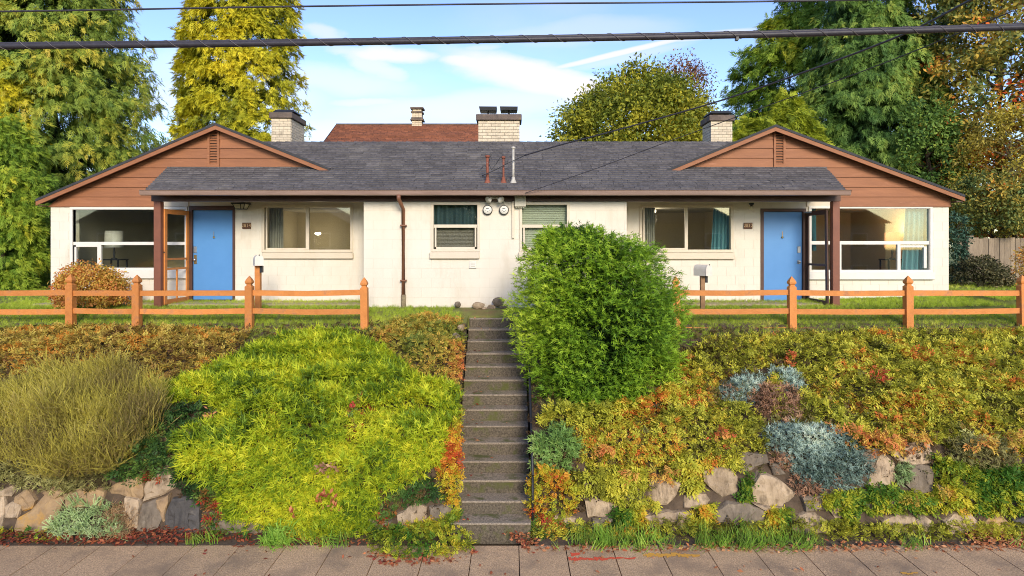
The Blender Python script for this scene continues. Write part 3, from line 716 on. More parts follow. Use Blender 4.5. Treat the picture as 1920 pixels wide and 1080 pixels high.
# ------------------------------------------------------------------ rooms: lamps, tables, curtains, blinds
m_shade = M('pale_lamp_shade', (0.78, 0.76, 0.66), rough=0.8); m_shade2 = M('peach_lamp_shade', (0.80, 0.46, 0.28), rough=0.8)
m_shade2.node_tree.nodes['Principled BSDF'].inputs['Emission Color'].default_value = (1.0, .42, .18, 1); m_shade2.node_tree.nodes['Principled BSDF'].inputs['Emission Strength'].default_value = .35
def lamp(px, py0, py1, D, w, mat, label):
    x, z0, z1 = X(px, D), Z(py1, D), Z(py0, D); t = thing('table_lamp', label, 'lamp', (x, D, z0 - .3), 'table lamps indoors')
    MB().lathe([(w * .5, z0), (w * .46, z1), (w * .45, z1), (w * .49, z0)], (x, D, 0), 20).build('lamp_shade', mat, t, True)
    MB().lathe([(.07, z0 - .28), (.07, z0 - .26), (.015, z0 - .24), (.03, z0 - .12), (.012, z0 - .02), (.012, z0 + .05)], (x, D, 0), 12).build('lamp_base', m_black, t, True)
    return z0 - .28
def side_table(px0, px1, D, zt, label):
    x0, x1 = X(px0, D), X(px1, D); t = thing('side_table', label, 'table', ((x0 + x1) / 2, D, 2.70), 'black side tables indoors')
    box('tabletop', m_black, t, x0, x1, D - .2, D + .2, zt - .03, zt)
    for x in (x0 + .015, x1 - .045):
        for y in (D - .19, D + .16): box('leg', m_black, t, x, x + .03, y, y + .03, 2.702, zt - .03)
    box('stretcher', m_black, t, x0 + .04, x1 - .04, D - .19, D - .17, zt - .42, zt - .40)
z = lamp(214, 433, 464, 15.6, .42, m_shade, 'white drum lamp behind the left wing window')
side_table(198, 232, 15.6, z, 'black legged side table behind the left wing window')
z = lamp(1673, 436, 464, 15.7, .36, m_shade2, 'peach drum lamp behind the right wing window')
side_table(1656, 1692, 15.7, z, 'black legged side table behind the right wing window')
m_teal = M('teal_curtain_cloth', (0.16, 0.36, 0.40), (0.11, 0.27, 0.31), rough=0.85, scale=3, stretch=(3, 1, .2)); m_pale = M('pale_curtain_cloth', (0.50, 0.48, 0.40), (0.42, 0.40, 0.33), rough=0.85)
def curtain(px0, px1, py0, py1, D, mat, label, spread=0.0, cat='curtain'):
    vs, fs = [], []; n = 44; x0, x1 = X(px0, D), X(px1, D)
    for j in range(6):
        for i in range(n):
            t = i / (n - 1); zz = Z(py0, D) + (Z(py1, D) - Z(py0, D)) * j / 5
            vs.append((x0 + (x1 - x0) * t - spread * (1 - t) * j / 5, D + .03 * math.sin(t * 34 + .6 * math.sin(t * 9)) * (1 + j * .1), zz))
    for j in range(5):
        for i in range(n - 1): fs.append((j * n + i, j * n + i + 1, (j + 1) * n + i + 1, (j + 1) * n + i))
    me = bpy.data.meshes.new('curtain'); me.from_pydata(vs, [], fs)
    for p in me.polygons: p.use_smooth = True
    return tag(link('curtain', me, mat), label, cat, 'curtains indoors')
curtain(1698, 1744, 388, 512, DW + .16, m_teal, 'teal curtain at the outer end of the right wing window', .10)
curtain(1521, 1530, 388, 470, DW + .16, m_teal, 'narrow teal curtain beside the right blue door', -.02)
curtain(1338, 1372, 386, 476, DW + .18, m_teal, 'teal curtain in the window left of the right blue door', .06)
curtain(1206, 1228, 386, 476, DW + .18, m_pale, 'pale curtain hanging behind the tall green juniper')
curtain(505, 531, 386, 476, DW + .5, m_pale, 'pale curtain in the window right of the left blue door')
curtain(811, 898, 381, 425, DB + .17, M('teal_pane_standin', (0.05, 0.095, 0.11), (0.03, 0.06, 0.075), rough=.8), 'added dark teal sheet standing in for reflections in the upper sash left of the meters')  # added sheet that gives the dark upper pane its teal reflection tone
def blind(px0, px1, py0, py1, D, n, mat, label):
    t = thing('window_blind', label, 'blind', (X((px0 + px1) / 2, D), D, Z(py1, D)))
    for k in range(n):
        za = Z(py0 + (py1 - py0) * (k + .95) / n, D); zb = Z(py0 + (py1 - py0) * k / n, D)
        MB().prism([(X(px0, D), D, za), (X(px0, D), D + .02, zb), (X(px0, D), D + .023, zb), (X(px0, D), D + .003, za)], (X(px1, D) - X(px0, D), 0, 0)).build('slat', mat, t)
blind(979, 1064, 383, 470, DB + .13, 26, m_blind, 'pale green slat blind behind the juniper top, right of the meters')
blind(812, 897, 428, 469, DB + .13, 16, m_screen, 'grey blind in the lower sash left of the meters')
tag(box('wall_panel', M('pale_green_room_panel', (0.42, 0.45, 0.30), rough=.9), None, X(141, 16.6), X(186, 16.6), 16.6, 16.65, 2.72, CZ + .9), 'pale green panel standing inside the left wing window', 'panel')

# lamps that are lit inside the rooms
def room_light(name, loc, watt, col):
    l = bpy.data.lights.new(name, 'POINT'); l.energy = watt; l.color = col; l.shadow_soft_size = .12
    o = bpy.data.objects.new(name, l); COL.objects.link(o); o.location = loc
m_lit = M('lit_ceiling_lamp', (.9, .85, .7), rough=.4); m_lit.node_tree.nodes['Principled BSDF'].inputs['Emission Color'].default_value = (1, .85, .6, 1); m_lit.node_tree.nodes['Principled BSDF'].inputs['Emission Strength'].default_value = 2.5
for px, py, D, lab in ((1224, 395, 16.0, 'lit ceiling lamp seen through the window above the tall juniper'), (596, 437, 17.4, 'small lit lamp inside the window beside the left mailbox')):
    x, z = X(px, D), min(Z(py, D), CZ + .90)
    t = MB().lathe([(.07, .02), (.09, -.01), (.06, -.05), (.01, -.06)], (x, D, z), 14).build('ceiling_lamp', m_lit, None, True); tag(t, lab, 'lamp', 'lit lamps indoors'); room_light('ceiling_lamp_light', (x, D, z - .2), 6, (1, .82, .58))
room_light('table_lamp_light', (X(1673, 15.7), 15.7, Z(436, 15.7) + .06), 9, (1, .62, .35))

# ------------------------------------------------------------------ orange garden fences
FD = 12.15
def post_mesh():
    mb = MB(); w = .066
    prof = [(w, 0), (w, .86), (w * .62, .885), (w * .62, .905), (w * .92, .925), (w * .98, .955), (w * .72, .995), (w * .35, 1.035), (.004, 1.065)]
    rings = [[mb.bm.verts.new((i * r, j * r, h)) for i, j in ((-1, -1), (1, -1), (1, 1), (-1, 1))] for r, h in prof]
    for a, b in zip(rings, rings[1:]):
        for k in range(4): mb.bm.faces.new((a[k], a[(k + 1) % 4], b[(k + 1) % 4], b[k]))
    mb.bm.faces.new(rings[-1]); me = bpy.data.meshes.new('post'); bmesh.ops.recalc_face_normals(mb.bm, faces=mb.bm.faces); mb.bm.to_mesh(me); mb.bm.free(); me.materials.append(m_orange); return me
pm = post_mesh()
def fence(posts, tops, ends, label):
    t = thing('rail_fence', label, 'fence', (X(posts[0], FD), FD, Z(625, FD)), 'orange rail fences')
    xs = []
    for px, py in zip(posts, tops):
        o = bpy.data.objects.new('post', pm); COL.objects.link(o); o.location = (X(px, FD), FD, Z(py, FD) - 1.065); o.rotation_euler = (random.uniform(-.012, .012), random.uniform(-.012, .012), 0); put(o, t); xs.append(X(px, FD))
    seg = sorted([X(e, FD) for e in ends] + xs)
    for a, b in zip(seg, seg[1:]):
        if b - a < .2: continue
        for py in (549, 583.5, 619):
            j = random.uniform(-.008, .008); e0, e1, em = random.uniform(-.012, .012), random.uniform(-.012, .012), random.uniform(-.016, -.002); z0, z1, xm = Z(py + 5, FD), Z(py - 5, FD), (a + b) / 2; MB().prism([(a + .05, FD - .02 + j, z0 + e0), (xm, FD - .02 + j, z0 + em), (b - .05, FD - .02 + j, z0 + e1), (b - .05, FD - .02 + j, z1 + e1), (xm, FD - .02 + j, z1 + em), (a + .05, FD - .02 + j, z1 + e0)], (0, .045, 0)).build('rail', m_orange, t)
    return t
fence([-76, 133, 257, 468, 684], [515, 514, 515, 517, 520], [-180], 'orange rail fence on the lawn left of the stairs')
fence([1268, 1485, 1703, 1918], [518, 518, 517, 516], [2080], 'orange rail fence on the lawn right of the tall green juniper')

# ------------------------------------------------------------------ mailboxes
m_mail = M('white_mailbox_paint', (0.74, 0.69, 0.60), (0.66, 0.60, 0.52), rough=0.5, scale=8)
def mailbox(px, py_post0, py_post1, py_top, D, ang, label, pw=.075, rust=False, pmat=None):
    x = X(px, D); zg, zp, ztop = Z(py_post1, D), Z(py_post0, D), Z(py_top, D)
    t = thing('mailbox', label, 'mailbox', (x, D, zg), 'mailboxes by the house')
    box('post', pmat or m_orange, t, x - pw / 2, x + pw / 2, D - pw / 2, D + pw / 2, zg - .2, zp, .004)
    mb = MB(); w, h, ln = .16, ztop - zp, .34
    pts = [(-w / 2, 0), (w / 2, 0), (w / 2, h * .55)] + [(w / 2 * math.cos(a), h * .55 + h * .45 * math.sin(a)) for a in np.linspace(.2, math.pi - .2, 8)] + [(-w / 2, h * .55)]
    R = Matrix.Rotation(ang, 3, 'Z')
    f = lambda u, v, s: Vector((x, D, zp)) + R @ Vector((u, s, v))
    mb.prism([f(a, b, -ln / 2) for a, b in pts], R @ Vector((0, ln, 0))); body = mb.build('mail_body', m_mail, t)
    MB().prism([f(a * 1.04, b * 1.02 + .003, -ln / 2 - .02) for a, b in pts], R @ Vector((0, .02, 0))).build('mail_door', m_mail, t)
    MB().tube([f(0, h * .97, -ln / 2 - .025), f(0, h * 1.03, -ln / 2 - .03)], .012, 6).build('latch', m_black, t)
    box('bracket', m_black, t, x + pw / 2 + .002, x + pw / 2 + .05, D - .06, D + .02, zp - .14, zp - .005)
    return t
mailbox(484, 498, 566, 478, 13.0, math.radians(28), 'white mailbox on an orange post beside the left fence', .105, True)
mailbox(1317, 517, 571, 496, 13.1, math.radians(28), 'white mailbox on a brown post right of the tall green juniper', .085, False, M('weathered_mail_post', (0.34, 0.20, 0.10), (0.25, 0.14, 0.07), rough=.8, scale=10))

# ------------------------------------------------------------------ wires
m_cable = M('black_cable_sheath', (0.045, 0.040, 0.050), (0.030, 0.027, 0.034), rough=0.5, scale=20); m_lash = M('bright_lashing_wire', (0.42, 0.36, 0.33), rough=0.4, metal=.6)
def spline(pts, n):
    pts = [np.array(p, float) for p in pts]; t = np.arange(len(pts)); tt = np.linspace(0, len(pts) - 1, n)
    P = np.array(pts); out = []
    for v in tt:
        i = min(int(v), len(pts) - 2); u = v - i; p0 = P[max(i - 1, 0)]; p1 = P[i]; p2 = P[i + 1]; p3 = P[min(i + 2, len(pts) - 1)]
        out.append(tuple(.5 * ((2 * p1) + (-p0 + p2) * u + (2 * p0 - 5 * p1 + 4 * p2 - p3) * u * u + (-p0 + 3 * p1 - 3 * p2 + p3) * u ** 3)))
    return out
CD = 5.6
c = thing('overhead_cable', 'thick black bundled cable strung across the top of the view', 'cable', W(960, 75, CD))
path = spline([W(px, py, CD) for px, py in ((-700, 92), (-300, 90), (0, 87), (480, 82), (960, 74.5), (1440, 65), (1920, 51), (2300, 38), (2700, 22))], 120)
MB().tube(path, .026, 10).build('sheath', m_cable, c, True)
MB().tube([(p[0], p[1] - .004, p[2] + .022) for p in path], .014, 6).build('messenger_wire', m_cable, c, True)
hel = []
long = spline([W(px, py, CD) for px, py in ((-700, 92), (-300, 90), (0, 87), (480, 82), (960, 74.5), (1440, 65), (1920, 51), (2300, 38), (2700, 22))], 1100)
for i, p in enumerate(long):
    a = i * .40; hel.append((p[0], p[1] + .031 * math.cos(a), p[2] + .006 + .034 * math.sin(a)))
MB().tube(hel, .0022, 4).build('lashing_wire', m_lash, c)
box('clip', m_black, c, X(1379, CD), X(1384, CD), CD - .02, CD + .02, Z(76, CD), Z(69, CD))
MB().tube(spline([W(px, py, 6.2) for px, py in ((-500, 24), (0, 21.5), (500, 13), (960, 7), (1480, 2), (2300, -14))], 60), .0085, 6).build('upper_wire', m_cable, None, True)
tag(bpy.data.objects['upper_wire'], 'thin single wire along the top edge of the sky', 'wire')
MB().tube(spline([W(1900, -38, 6.5), W(1820, 0, 7.2), W(1690, 66, 8.3), W(1500, 138, 9.6), W(1340, 192, 10.8), W(1160, 243, 12.0), W(1050, 272, 12.9), W(985, 291, 13.4)], 60), .014, 6).build('service_drop', m_cable, None, True)
tag(bpy.data.objects['service_drop'], 'twisted power line sloping from upper right down to the roof masts', 'wire')
MB().tube(spline([W(1900, 20, 7.0), W(1640, 125, 8.6), W(1420, 205, 10.2), W(1240, 270, 11.6), W(1120, 315, 12.4), W(985, 362, 12.95)], 50), .0075, 5).build('telephone_drop', m_cable, None, True)
tag(bpy.data.objects['telephone_drop'], 'thin telephone line sloping down to the gutter above the service box', 'wire')

# ------------------------------------------------------------------ the house behind
nb = thing('neighbour_house', 'house behind with a red-brown shingle roof and small chimney', 'house', (X(760, 29), 29, 3.0))
ND, NE = 30.0, 26.0; nx0, nx1 = X(631, ND), X(930, ND); nzr = Z(234, ND); nze = nzr - 2.25
box('wall', m_wall, nb, nx0 + .3, nx1 - .3, NE + .5, 33.5, 2.5, nze)
MB().prism([(nx0, ND, nzr), (nx1, ND, nzr), (nx1, NE, nze), (nx0, NE, nze)], (0, 0, -.12)).build('roof', m_roofedge, nb)
MB().prism([(nx0, ND, nzr), (nx1, ND, nzr), (nx1, 34, nze), (nx0, 34, nze)], (0, 0, -.12)).build('roof', m_roofedge, nb)
vs, fs, tone = [], [], []
ns = (nzr - nze) / (ND - NE)
for i in range(30):
    d0 = NE + i * .135; d1 = min(d0 + .19, ND); x = nx0 - random.random() * .3
    while x < nx1:
        a, b = max(x, nx0) + .008, min(x + .32, nx1) - .008; x += .32
        if b - a < .05: continue
        za, zb = nze + (d0 - NE) * ns, nze + (d1 - NE) * ns; n = len(vs); t = .02 + .014 * random.random()
        vs += [(a, d0, za + t), (b, d0, za + t), (b, d1, zb + .004), (a, d1, zb + .004), (a, d0, za), (b, d0, za)]; fs += [(n, n + 1, n + 2, n + 3), (n + 4, n + 5, n + 1, n)]; tone += [random.random()] * 6
me = bpy.data.meshes.new('shingles'); me.from_pydata(vs, [], fs); me.attributes.new('tone', 'FLOAT', 'POINT').data.foreach_set('value', tone); me.materials.append(m_redshingle)
tag(link('shingle_courses', me, None, nb), kind='stuff')
box('ridge_trim', m_concrete_cap, nb, nx0, nx1, ND - .08, ND + .08, nzr - .01, nzr + .05)
MB().prism([(nx0 - .03, ND, nzr + .02), (nx0 - .03, NE, nze + .02), (nx0 - .03, NE, nze - .16), (nx0 - .03, ND, nzr - .16)], (.028, 0, 0)).build('rake_trim', m_brown, nb)
cx = X(783, ND)
cc = box('chimney', m_brickjoint, nb, cx - .22, cx + .22, ND - .22, ND + .22, nzr - .3, nzr + .55)
k = 0
for z in np.arange(nzr - .1, nzr + .50, .085):
    for s in (0, 1, 2): ubox('brick', m_brick, cc, cx - .235 + s * .158, cx - .235 + s * .158 + .15, ND - .235, ND - .2, z, z + .074)
for z, w in ((nzr + .16, .30), (nzr + .23, .27), (nzr + .52, .27), (nzr + .70, .30)): box('band', m_concrete_cap, cc, cx - w, cx + w, ND - w, ND + w, z, z + .07)
box('flue', m_brick, cc, cx - .2, cx + .2, ND - .2, ND + .2, nzr + .585, nzr + .70)

# ------------------------------------------------------------------ grey board fence at the right
m_board = M('weathered_grey_board', (0.30, 0.235, 0.165), (0.19, 0.145, 0.105), rough=0.9, scale=9, rnd=.14, stretch=(4, 4, .5), bump=.3, bscale=20)
bf = thing('board_fence', 'weathered grey board fence beside the right wing', 'fence', (X(1850, 17), 17, 2.8))
x = X(1798, 17)
while x < X(2120, 17):
    w = random.uniform(.125, .15); hh = random.uniform(-.02, .02); box('board', m_board, bf, x, x + w - .008, 17 + random.uniform(-.006, .006), 17.025, 2.6, Z(446, 17) + hh, .003); x += w
box('rail', m_board, bf, X(1798, 17), X(2120, 17), 17.03, 17.07, 3.1, 3.2)
box('fence_post', m_board, bf, X(1812, 16.9), X(1823, 16.9), 16.84, 16.96, 2.6, Z(442, 16.9), .005)

# ------------------------------------------------------------------ houses across the street (seen as reflections in the windows)
def street_house(x, w, y, h, cm, rm, label):
    t = thing('house_across_street', label, 'house', (x, y, -.2), 'houses across the street')
    box('wall', cm, t, x - w / 2, x + w / 2, y - 8, y, -.2, h)
    MB().prism([(x - w / 2 - .4, y + .4, h), (x + w / 2 + .4, y + .4, h), (x, y + .4, h + w * .28)], (0, -8.8, 0)).build('roof', rm, t)
    for i in (-.3, .3):
        for zz in (1.0, 3.7):
            f = box('window', m_white, t, x + i * w - .7, x + i * w + .7, y - .02, y + .05, zz, zz + 1.3); box('pane', m_black, f, x + i * w - .6, x + i * w + .6, y + .052, y + .056, zz + .1, zz + 1.2)
    box('door', m_brown, t, x - .5, x + .5, y - .02, y + .04, .0, 2.1)
m_greyside = M('grey_clapboard', (0.22, 0.22, 0.22), (0.17, 0.17, 0.17), rough=.8, stretch=(.2, 1, 9)); m_tanside = M('tan_clapboard', (0.28, 0.21, 0.14), (0.22, 0.165, 0.11), rough=.8, stretch=(.2, 1, 9)); m_redroof = M('dull_red_roof', (0.19, 0.06, 0.04), rough=.9)
for i, (x, w, h, cm, rm, lab) in enumerate(((-31, 11, 5.8, m_tanside, m_shingle, 'tan gabled house across the street, farthest left'), (-19, 10, 5.8, m_greyside, m_shingle, 'grey gabled house across the street, left of centre'), (-8, 10, 5.6, m_tanside, m_redroof, 'tan house with a dull red gable across the street'),
        (3, 9.5, 5.8, m_greyside, m_shingle, 'grey gabled house straight across the street'), (14, 10, 5.8, m_tanside, m_shingle, 'tan gabled house across the street, right of centre'), (26, 11, 5.8, m_greyside, m_redroof, 'grey house with a dull red gable across the street'))):
    street_house(x, w, -25, h, cm, rm, lab)

# ------------------------------------------------------------------ rock wall
_Dt = np.concatenate([np.arange(7.0, 8.4, .02), np.arange(8.4, 14.4, .01)])
_ht = np.where(_Dt < 8.4, -3.95, th(_Dt)); _yt = HZ - F * _ht / _Dt
def Dof(py): return np.interp(-np.asarray(py, float), -_yt, _Dt)
m_stones = [M('tan_stone', (0.47, 0.36, 0.24), (0.30, 0.22, 0.14), rough=.9, scale=7, bump=.9, bscale=22, rnd=.16, stretch=(1, 1, .45), c3=(0.13, .095, .06), s3=6, t3=(.50, .66)),
            M('grey_stone', (0.25, 0.20, 0.145), (0.11, 0.088, 0.064), rough=.9, scale=7, bump=.9, bscale=22, rnd=.15, stretch=(1, 1, .45), c3=(0.36, .30, .22), s3=4, t3=(.58, .75)),
            M('ochre_stone', (0.40, 0.27, 0.14), (0.25, 0.17, 0.10), rough=.9, scale=6, bump=.5, bscale=28, rnd=.10, c3=(0.50, .27, .05), s3=2.5, t3=(.55, .68)),
            M('dark_stone', (0.085, 0.078, 0.072), (0.05, 0.046, 0.043), rough=.8, scale=7, bump=.5, bscale=28, c3=(0.22, .19, .15), s3=4, t3=(.6, .75))]
def stone(poly, mat, parent, bulge=.08, seed=0):
    r = random.Random(seed); bm = bmesh.new(); bulge = .075; ta, tb = r.uniform(-.0012, .0012), r.uniform(-.0012, .0012)
    cx = sum(p[0] for p in poly) / len(poly); cy = sum(p[1] for p in poly) / len(poly)
    out = []
    for i, (a, b) in enumerate(zip(poly, poly[1:] + poly[:1])):
        out.append(a); L = math.hypot(b[0] - a[0], b[1] - a[1])
        for k in range(1, max(1, int(L / 11)) + 0):
            t = k / max(1, int(L / 11)); nx, ny = -(b[1] - a[1]) / L, (b[0] - a[0]) / L; j = r.uniform(-1.6, 1.6)
            out.append((a[0] + (b[0] - a[0]) * t + nx * j, a[1] + (b[1] - a[1]) * t + ny * j))
    rings = []
    D0 = float(Dof(cy))
    for sc, dd in ((1.0, .28), (1.0, -.01), (.965, -.05), (.80, -bulge * .85), (.42, -bulge)):
        ring = []
        for (px, py) in out:
            qx, qy = cx + (px - cx) * sc, cy + (py - cy) * sc
            D = .35 * float(Dof(qy)) + .65 * (D0 + (cy - qy) * .0012) + (dd + (r.uniform(-.014, .014) + (qx - cx) * ta + (qy - cy) * tb if dd < -.03 else 0))
            P = W(qx, qy, D0); ring.append(bm.verts.new((P[0], D, P[2])))
        rings.append(ring)
    n = len(out)
    for a, b in zip(rings, rings[1:]):
        for k in range(n): bm.faces.new((a[k], a[(k + 1) % n], b[(k + 1) % n], b[k]))
    bm.faces.new(rings[-1])
    bmesh.ops.triangulate(bm, faces=bm.faces); bmesh.ops.recalc_face_normals(bm, faces=bm.faces)
    me = bpy.data.meshes.new('stone'); bm.to_mesh(me); bm.free()
    return link('stone', me, m_stones[mat], parent)
rw_r = thing('stone_wall', 'tan stone retaining wall half hidden by leaves, right of the stairs', 'wall', (X(1500, 9), 8.95, 0), 'stone retaining walls')
rw_l = thing('stone_wall', 'stone retaining wall behind red leaf litter, left of the stairs', 'wall', (X(200, 9), 8.95, 0), 'stone retaining walls')
SR = [([(1314, 882), (1339, 873), (1370, 878), (1383, 893), (1381, 929), (1350, 932), (1336, 918), (1317, 900)], 0), ([(1377, 845), (1436, 849), (1438, 864), (1392, 884), (1376, 862)], 1),
      ([(1421, 886), (1445, 891), (1472, 907), (1492, 924), (1496, 937), (1483, 948), (1443, 946), (1408, 937), (1403, 911)], 0), ([(1440, 866), (1456, 868), (1470, 886), (1447, 889)], 1),
      ([(1282, 929), (1323, 924), (1330, 935), (1317, 947), (1280, 948)], 0), ([(1335, 958), (1363, 942), (1402, 942), (1436, 958), (1434, 990), (1392, 998), (1338, 996)], 1),
      ([(1408, 941), (1443, 949), (1470, 951), (1470, 975), (1440, 985), (1436, 956)], 0), ([(1478, 984), (1496, 966), (1527, 960), (1549, 975), (1545, 995), (1490, 997)], 0),
      ([(1551, 951), (1563, 940), (1586, 944), (1586, 964), (1563, 970)], 0), ([(1660, 843), (1690, 830), (1744, 824), (1746, 866), (1711, 868), (1677, 862)], 0),
      ([(1615, 908), (1646, 856), (1657, 848), (1677, 868), (1672, 905), (1650, 915)], 0), ([(1700, 872), (1726, 870), (1747, 874), (1747, 920), (1712, 926), (1692, 905)], 1),
      ([(1606, 842), (1654, 840), (1644, 856), (1629, 880), (1608, 868)], 1), ([(1650, 975), (1680, 963), (1714, 968), (1709, 994), (1655, 996)], 0),
      ([(1714, 975), (1730, 964), (1745, 975), (1740, 994), (1712, 996)], 0), ([(1765, 975), (1790, 962), (1822, 964), (1835, 981), (1823, 996), (1770, 996)], 0),
      ([(1836, 983), (1850, 970), (1878, 968), (1890, 980), (1880, 996), (1838, 996)], 2), ([(1893, 971), (1935, 966), (1938, 996), (1895, 996)], 3),
      ([(1217, 903), (1250, 894), (1276, 905), (1266, 925), (1249, 943), (1235, 944), (1215, 932)], 0), ([(1205, 966), (1250, 957), (1297, 961), (1299, 988), (1250, 992), (1208, 986)], 0),
      ([(1095, 936), (1118, 931), (1158, 948), (1133, 967), (1100, 966)], 0), ([(1078, 880), (1104, 893), (1100, 915), (1080, 912)], 1), ([(1296, 866), (1322, 870), (1310, 896), (1290, 890)], 1),
      ([(1750, 905), (1800, 900), (1850, 908), (1850, 935), (1800, 942), (1752, 938)], 1), ([(1855, 905), (1930, 900), (1940, 950), (1870, 952)], 3), ([(1600, 920), (1660, 918), (1700, 930), (1690, 955), (1610, 958)], 1),
      ([(1500, 930), (1560, 922), (1590, 935), (1550, 950), (1505, 955)], 1), ([(1110, 972), (1195, 968), (1200, 992), (1105, 994)], 1), ([(1160, 900), (1205, 905), (1205, 940), (1165, 945)], 1), ([(1040, 965), (1092, 972), (1095, 994), (1030, 996)], 0)]
for i, (p, m) in enumerate(SR): stone(p, m, rw_r, .13, i)
SLs = [([(-30, 934), (8, 930), (12, 949), (18, 989), (-30, 992)], 0), ([(12, 947), (24, 939), (47, 943), (41, 967), (14, 968)], 0), ([(42, 966), (60, 956), (83, 925), (119, 936), (112, 957), (95, 998), (50, 998), (40, 984)], 2),
       ([(32, 929), (53, 914), (72, 936), (67, 951), (49, 957), (32, 940)], 2), ([(-20, 925), (21, 911), (33, 917), (28, 928), (-20, 931)], 0), ([(205, 915), (240, 893), (272, 890), (276, 927), (270, 935), (245, 930), (210, 924)], 2),
       ([(277, 902), (317, 868), (334, 912), (303, 928), (276, 935)], 0), ([(232, 933), (262, 936), (266, 985), (245, 998), (228, 980)], 0), ([(265, 946), (290, 938), (309, 960), (303, 985), (282, 992), (264, 988)], 1),
       ([(294, 936), (318, 926), (314, 980), (304, 972)], 2), ([(312, 962), (322, 935), (350, 930), (378, 950), (386, 997), (314, 996)], 3), ([(120, 925), (165, 910), (200, 920), (195, 945), (130, 950)], 2),
       ([(744, 963), (778, 944), (800, 953), (802, 988), (775, 996), (747, 988)], 0), ([(804, 950), (845, 945), (852, 985), (808, 990)], 1), ([(640, 975), (690, 968), (735, 975), (735, 996), (640, 998)], 1), ([(400, 975), (450, 968), (500, 980), (495, 998), (400, 998)], 1),
       ([(75, 920), (115, 905), (125, 922), (110, 932), (90, 928)], 2)]
for i, (p, m) in enumerate(SLs): stone(p, m, rw_l, .13, 50 + i)
# loose stones by the landing and beside the stair top
def boulder(c, r, mat, label, seed):
    q = random.Random(seed); bm = bmesh.new(); bmesh.ops.create_icosphere(bm, subdivisions=2, radius=1)
    for v in bm.verts:
        k = 1 + q.uniform(-.10, .10); v.co = Vector((c[0] + v.co.x * r[0] * k, c[1] + v.co.y * r[1] * k, c[2] + v.co.z * r[2] * k))
    me = bpy.data.meshes.new('loose_stone'); bm.to_mesh(me); bm.free()
    tag(link('loose_stone', me, m_stones[mat]), label, 'stone', 'loose stones around the stair top')
for i, (px, py, w, h, mat, lab) in enumerate(((934, 566, 11, 9, 1, 'tallest grey stone against the wall above the stairs'), (921, 577, 8, 6, 0, 'small pale stone in front of the wall, left of the tallest stone'), (945, 576, 9, 6, 1, 'grey stone touching the tall juniper by the wall'),
        (897, 573, 12, 7, 0, 'broad pale stone leaning on the wall above the stairs'), (858, 571, 6, 6, 1, 'rounded greenish stone by the wall, leftmost at the landing'), (908, 579, 6, 4, 0, 'flat pale pebble at the landing edge'))):
    boulder(W(px, py, 13.3), (w / 90, .08, h / 90), mat, lab, i)
boulder(W(864, 615, 11.9), (.075, .07, .07), 0, 'round pale stone among orange leaves at the upper stairs', 11)
boulder(W(855, 634, 11.6), (.085, .08, .10), 1, 'dark grey stone beside the third step from the top', 12)

# ------------------------------------------------------------------ foliage engine
def nrmz(v): return v / np.maximum(np.linalg.norm(v, axis=-1, keepdims=True), 1e-9)
def frames(a, n):
    a = nrmz(a); b = nrmz(np.cross(a, n)); n2 = np.cross(b, a); return np.stack([b, a, n2], axis=-1)
_hash = np.random.default_rng(3).random(4096)
def vnoise(p, f, seed=0):
    q = np.asarray(p) * f + 100 + seed * 17.3; i = np.floor(q).astype(int); t = q - i; t = t * t * (3 - 2 * t); s = 0
    for dx in (0, 1):
        for dy in (0, 1):
            for dz in (0, 1):
                h = _hash[((i[..., 0] + dx) * 73 + (i[..., 1] + dy) * 179 + (i[..., 2] + dz) * 283 + seed * 31) % 4096]
                s = s + h * (t[..., 0] if dx else 1 - t[..., 0]) * (t[..., 1] if dy else 1 - t[..., 1]) * (t[..., 2] if dz else 1 - t[..., 2])
    return s
def leafmesh(name, tv, tf, pos, R, size, tone, mat):
    n, k = len(pos), len(tv); size = np.asarray(size).reshape(-1, 1, 1)
    v = np.einsum('nij,kj->nki', R, tv) * size + pos[:, None, :]
    m = tf.shape[1]; f = (tf[None] + (np.arange(n) * k)[:, None, None]).reshape(-1, m)
    me = bpy.data.meshes.new(name); me.vertices.add(n * k); me.vertices.foreach_set('co', v.astype(np.float32).ravel())
    me.loops.add(f.size); me.loops.foreach_set('vertex_index', f.astype(np.int32).ravel())
    me.polygons.add(len(f)); me.polygons.foreach_set('loop_start', np.arange(0, f.size, m, dtype=np.int32))
    try: me.polygons.foreach_set('loop_total', np.full(len(f), m, np.int32))
    except Exception: pass
    me.update(calc_edges=True)
    me.attributes.new('tone', 'FLOAT', 'POINT').data.foreach_set('value', np.repeat(np.clip(tone, 0, 1), k).astype(np.float32))
    me.materials.append(mat); return me
def quads(lst):
    v, f = [], []
    for q in lst: f.append([len(v) + i for i in range(len(q))]); v += q
    return np.array(v, float), np.array(f)
def dia(base, d, L, w, n=(0, 0, 1), bend=0.0):
    b, d, n = np.array(base, float), np.array(d, float), np.array(n, float); d /= np.linalg.norm(d); s = np.cross(d, n); s /= np.linalg.norm(s)
    return [tuple(b), tuple(b + d * L * .5 + s * w / 2 + n * bend * L), tuple(b + d * L), tuple(b + d * L * .5 - s * w / 2 + n * bend * L)]
def spk(base, d, L, w, n=(0, 0, 1)):
    b, d, n = np.array(base, float), np.array(d, float), np.array(n, float); d /= np.linalg.norm(d); s = np.cross(d, n); s /= np.linalg.norm(s)
    return [tuple(b + d * L * .12 - s * w / 2), tuple(b + d * L * .12 + s * w / 2), tuple(b + d * L)]
T_LEAF = quads([dia((0, 0, 0), (0, 1, 0), 1, .5, bend=.08)])
T_SPRIG = quads([dia((0, .18 * i, -.05 * i * i), (s * .75, .65, -.12 * i), .55 - .05 * i, .19, bend=.06) for i in (0, 1, 2) for s in (-1, 1)] + [dia((0, .55, -.2), (0, 1, -.35), .5, .2, bend=.05)])
_r = random.Random(5)
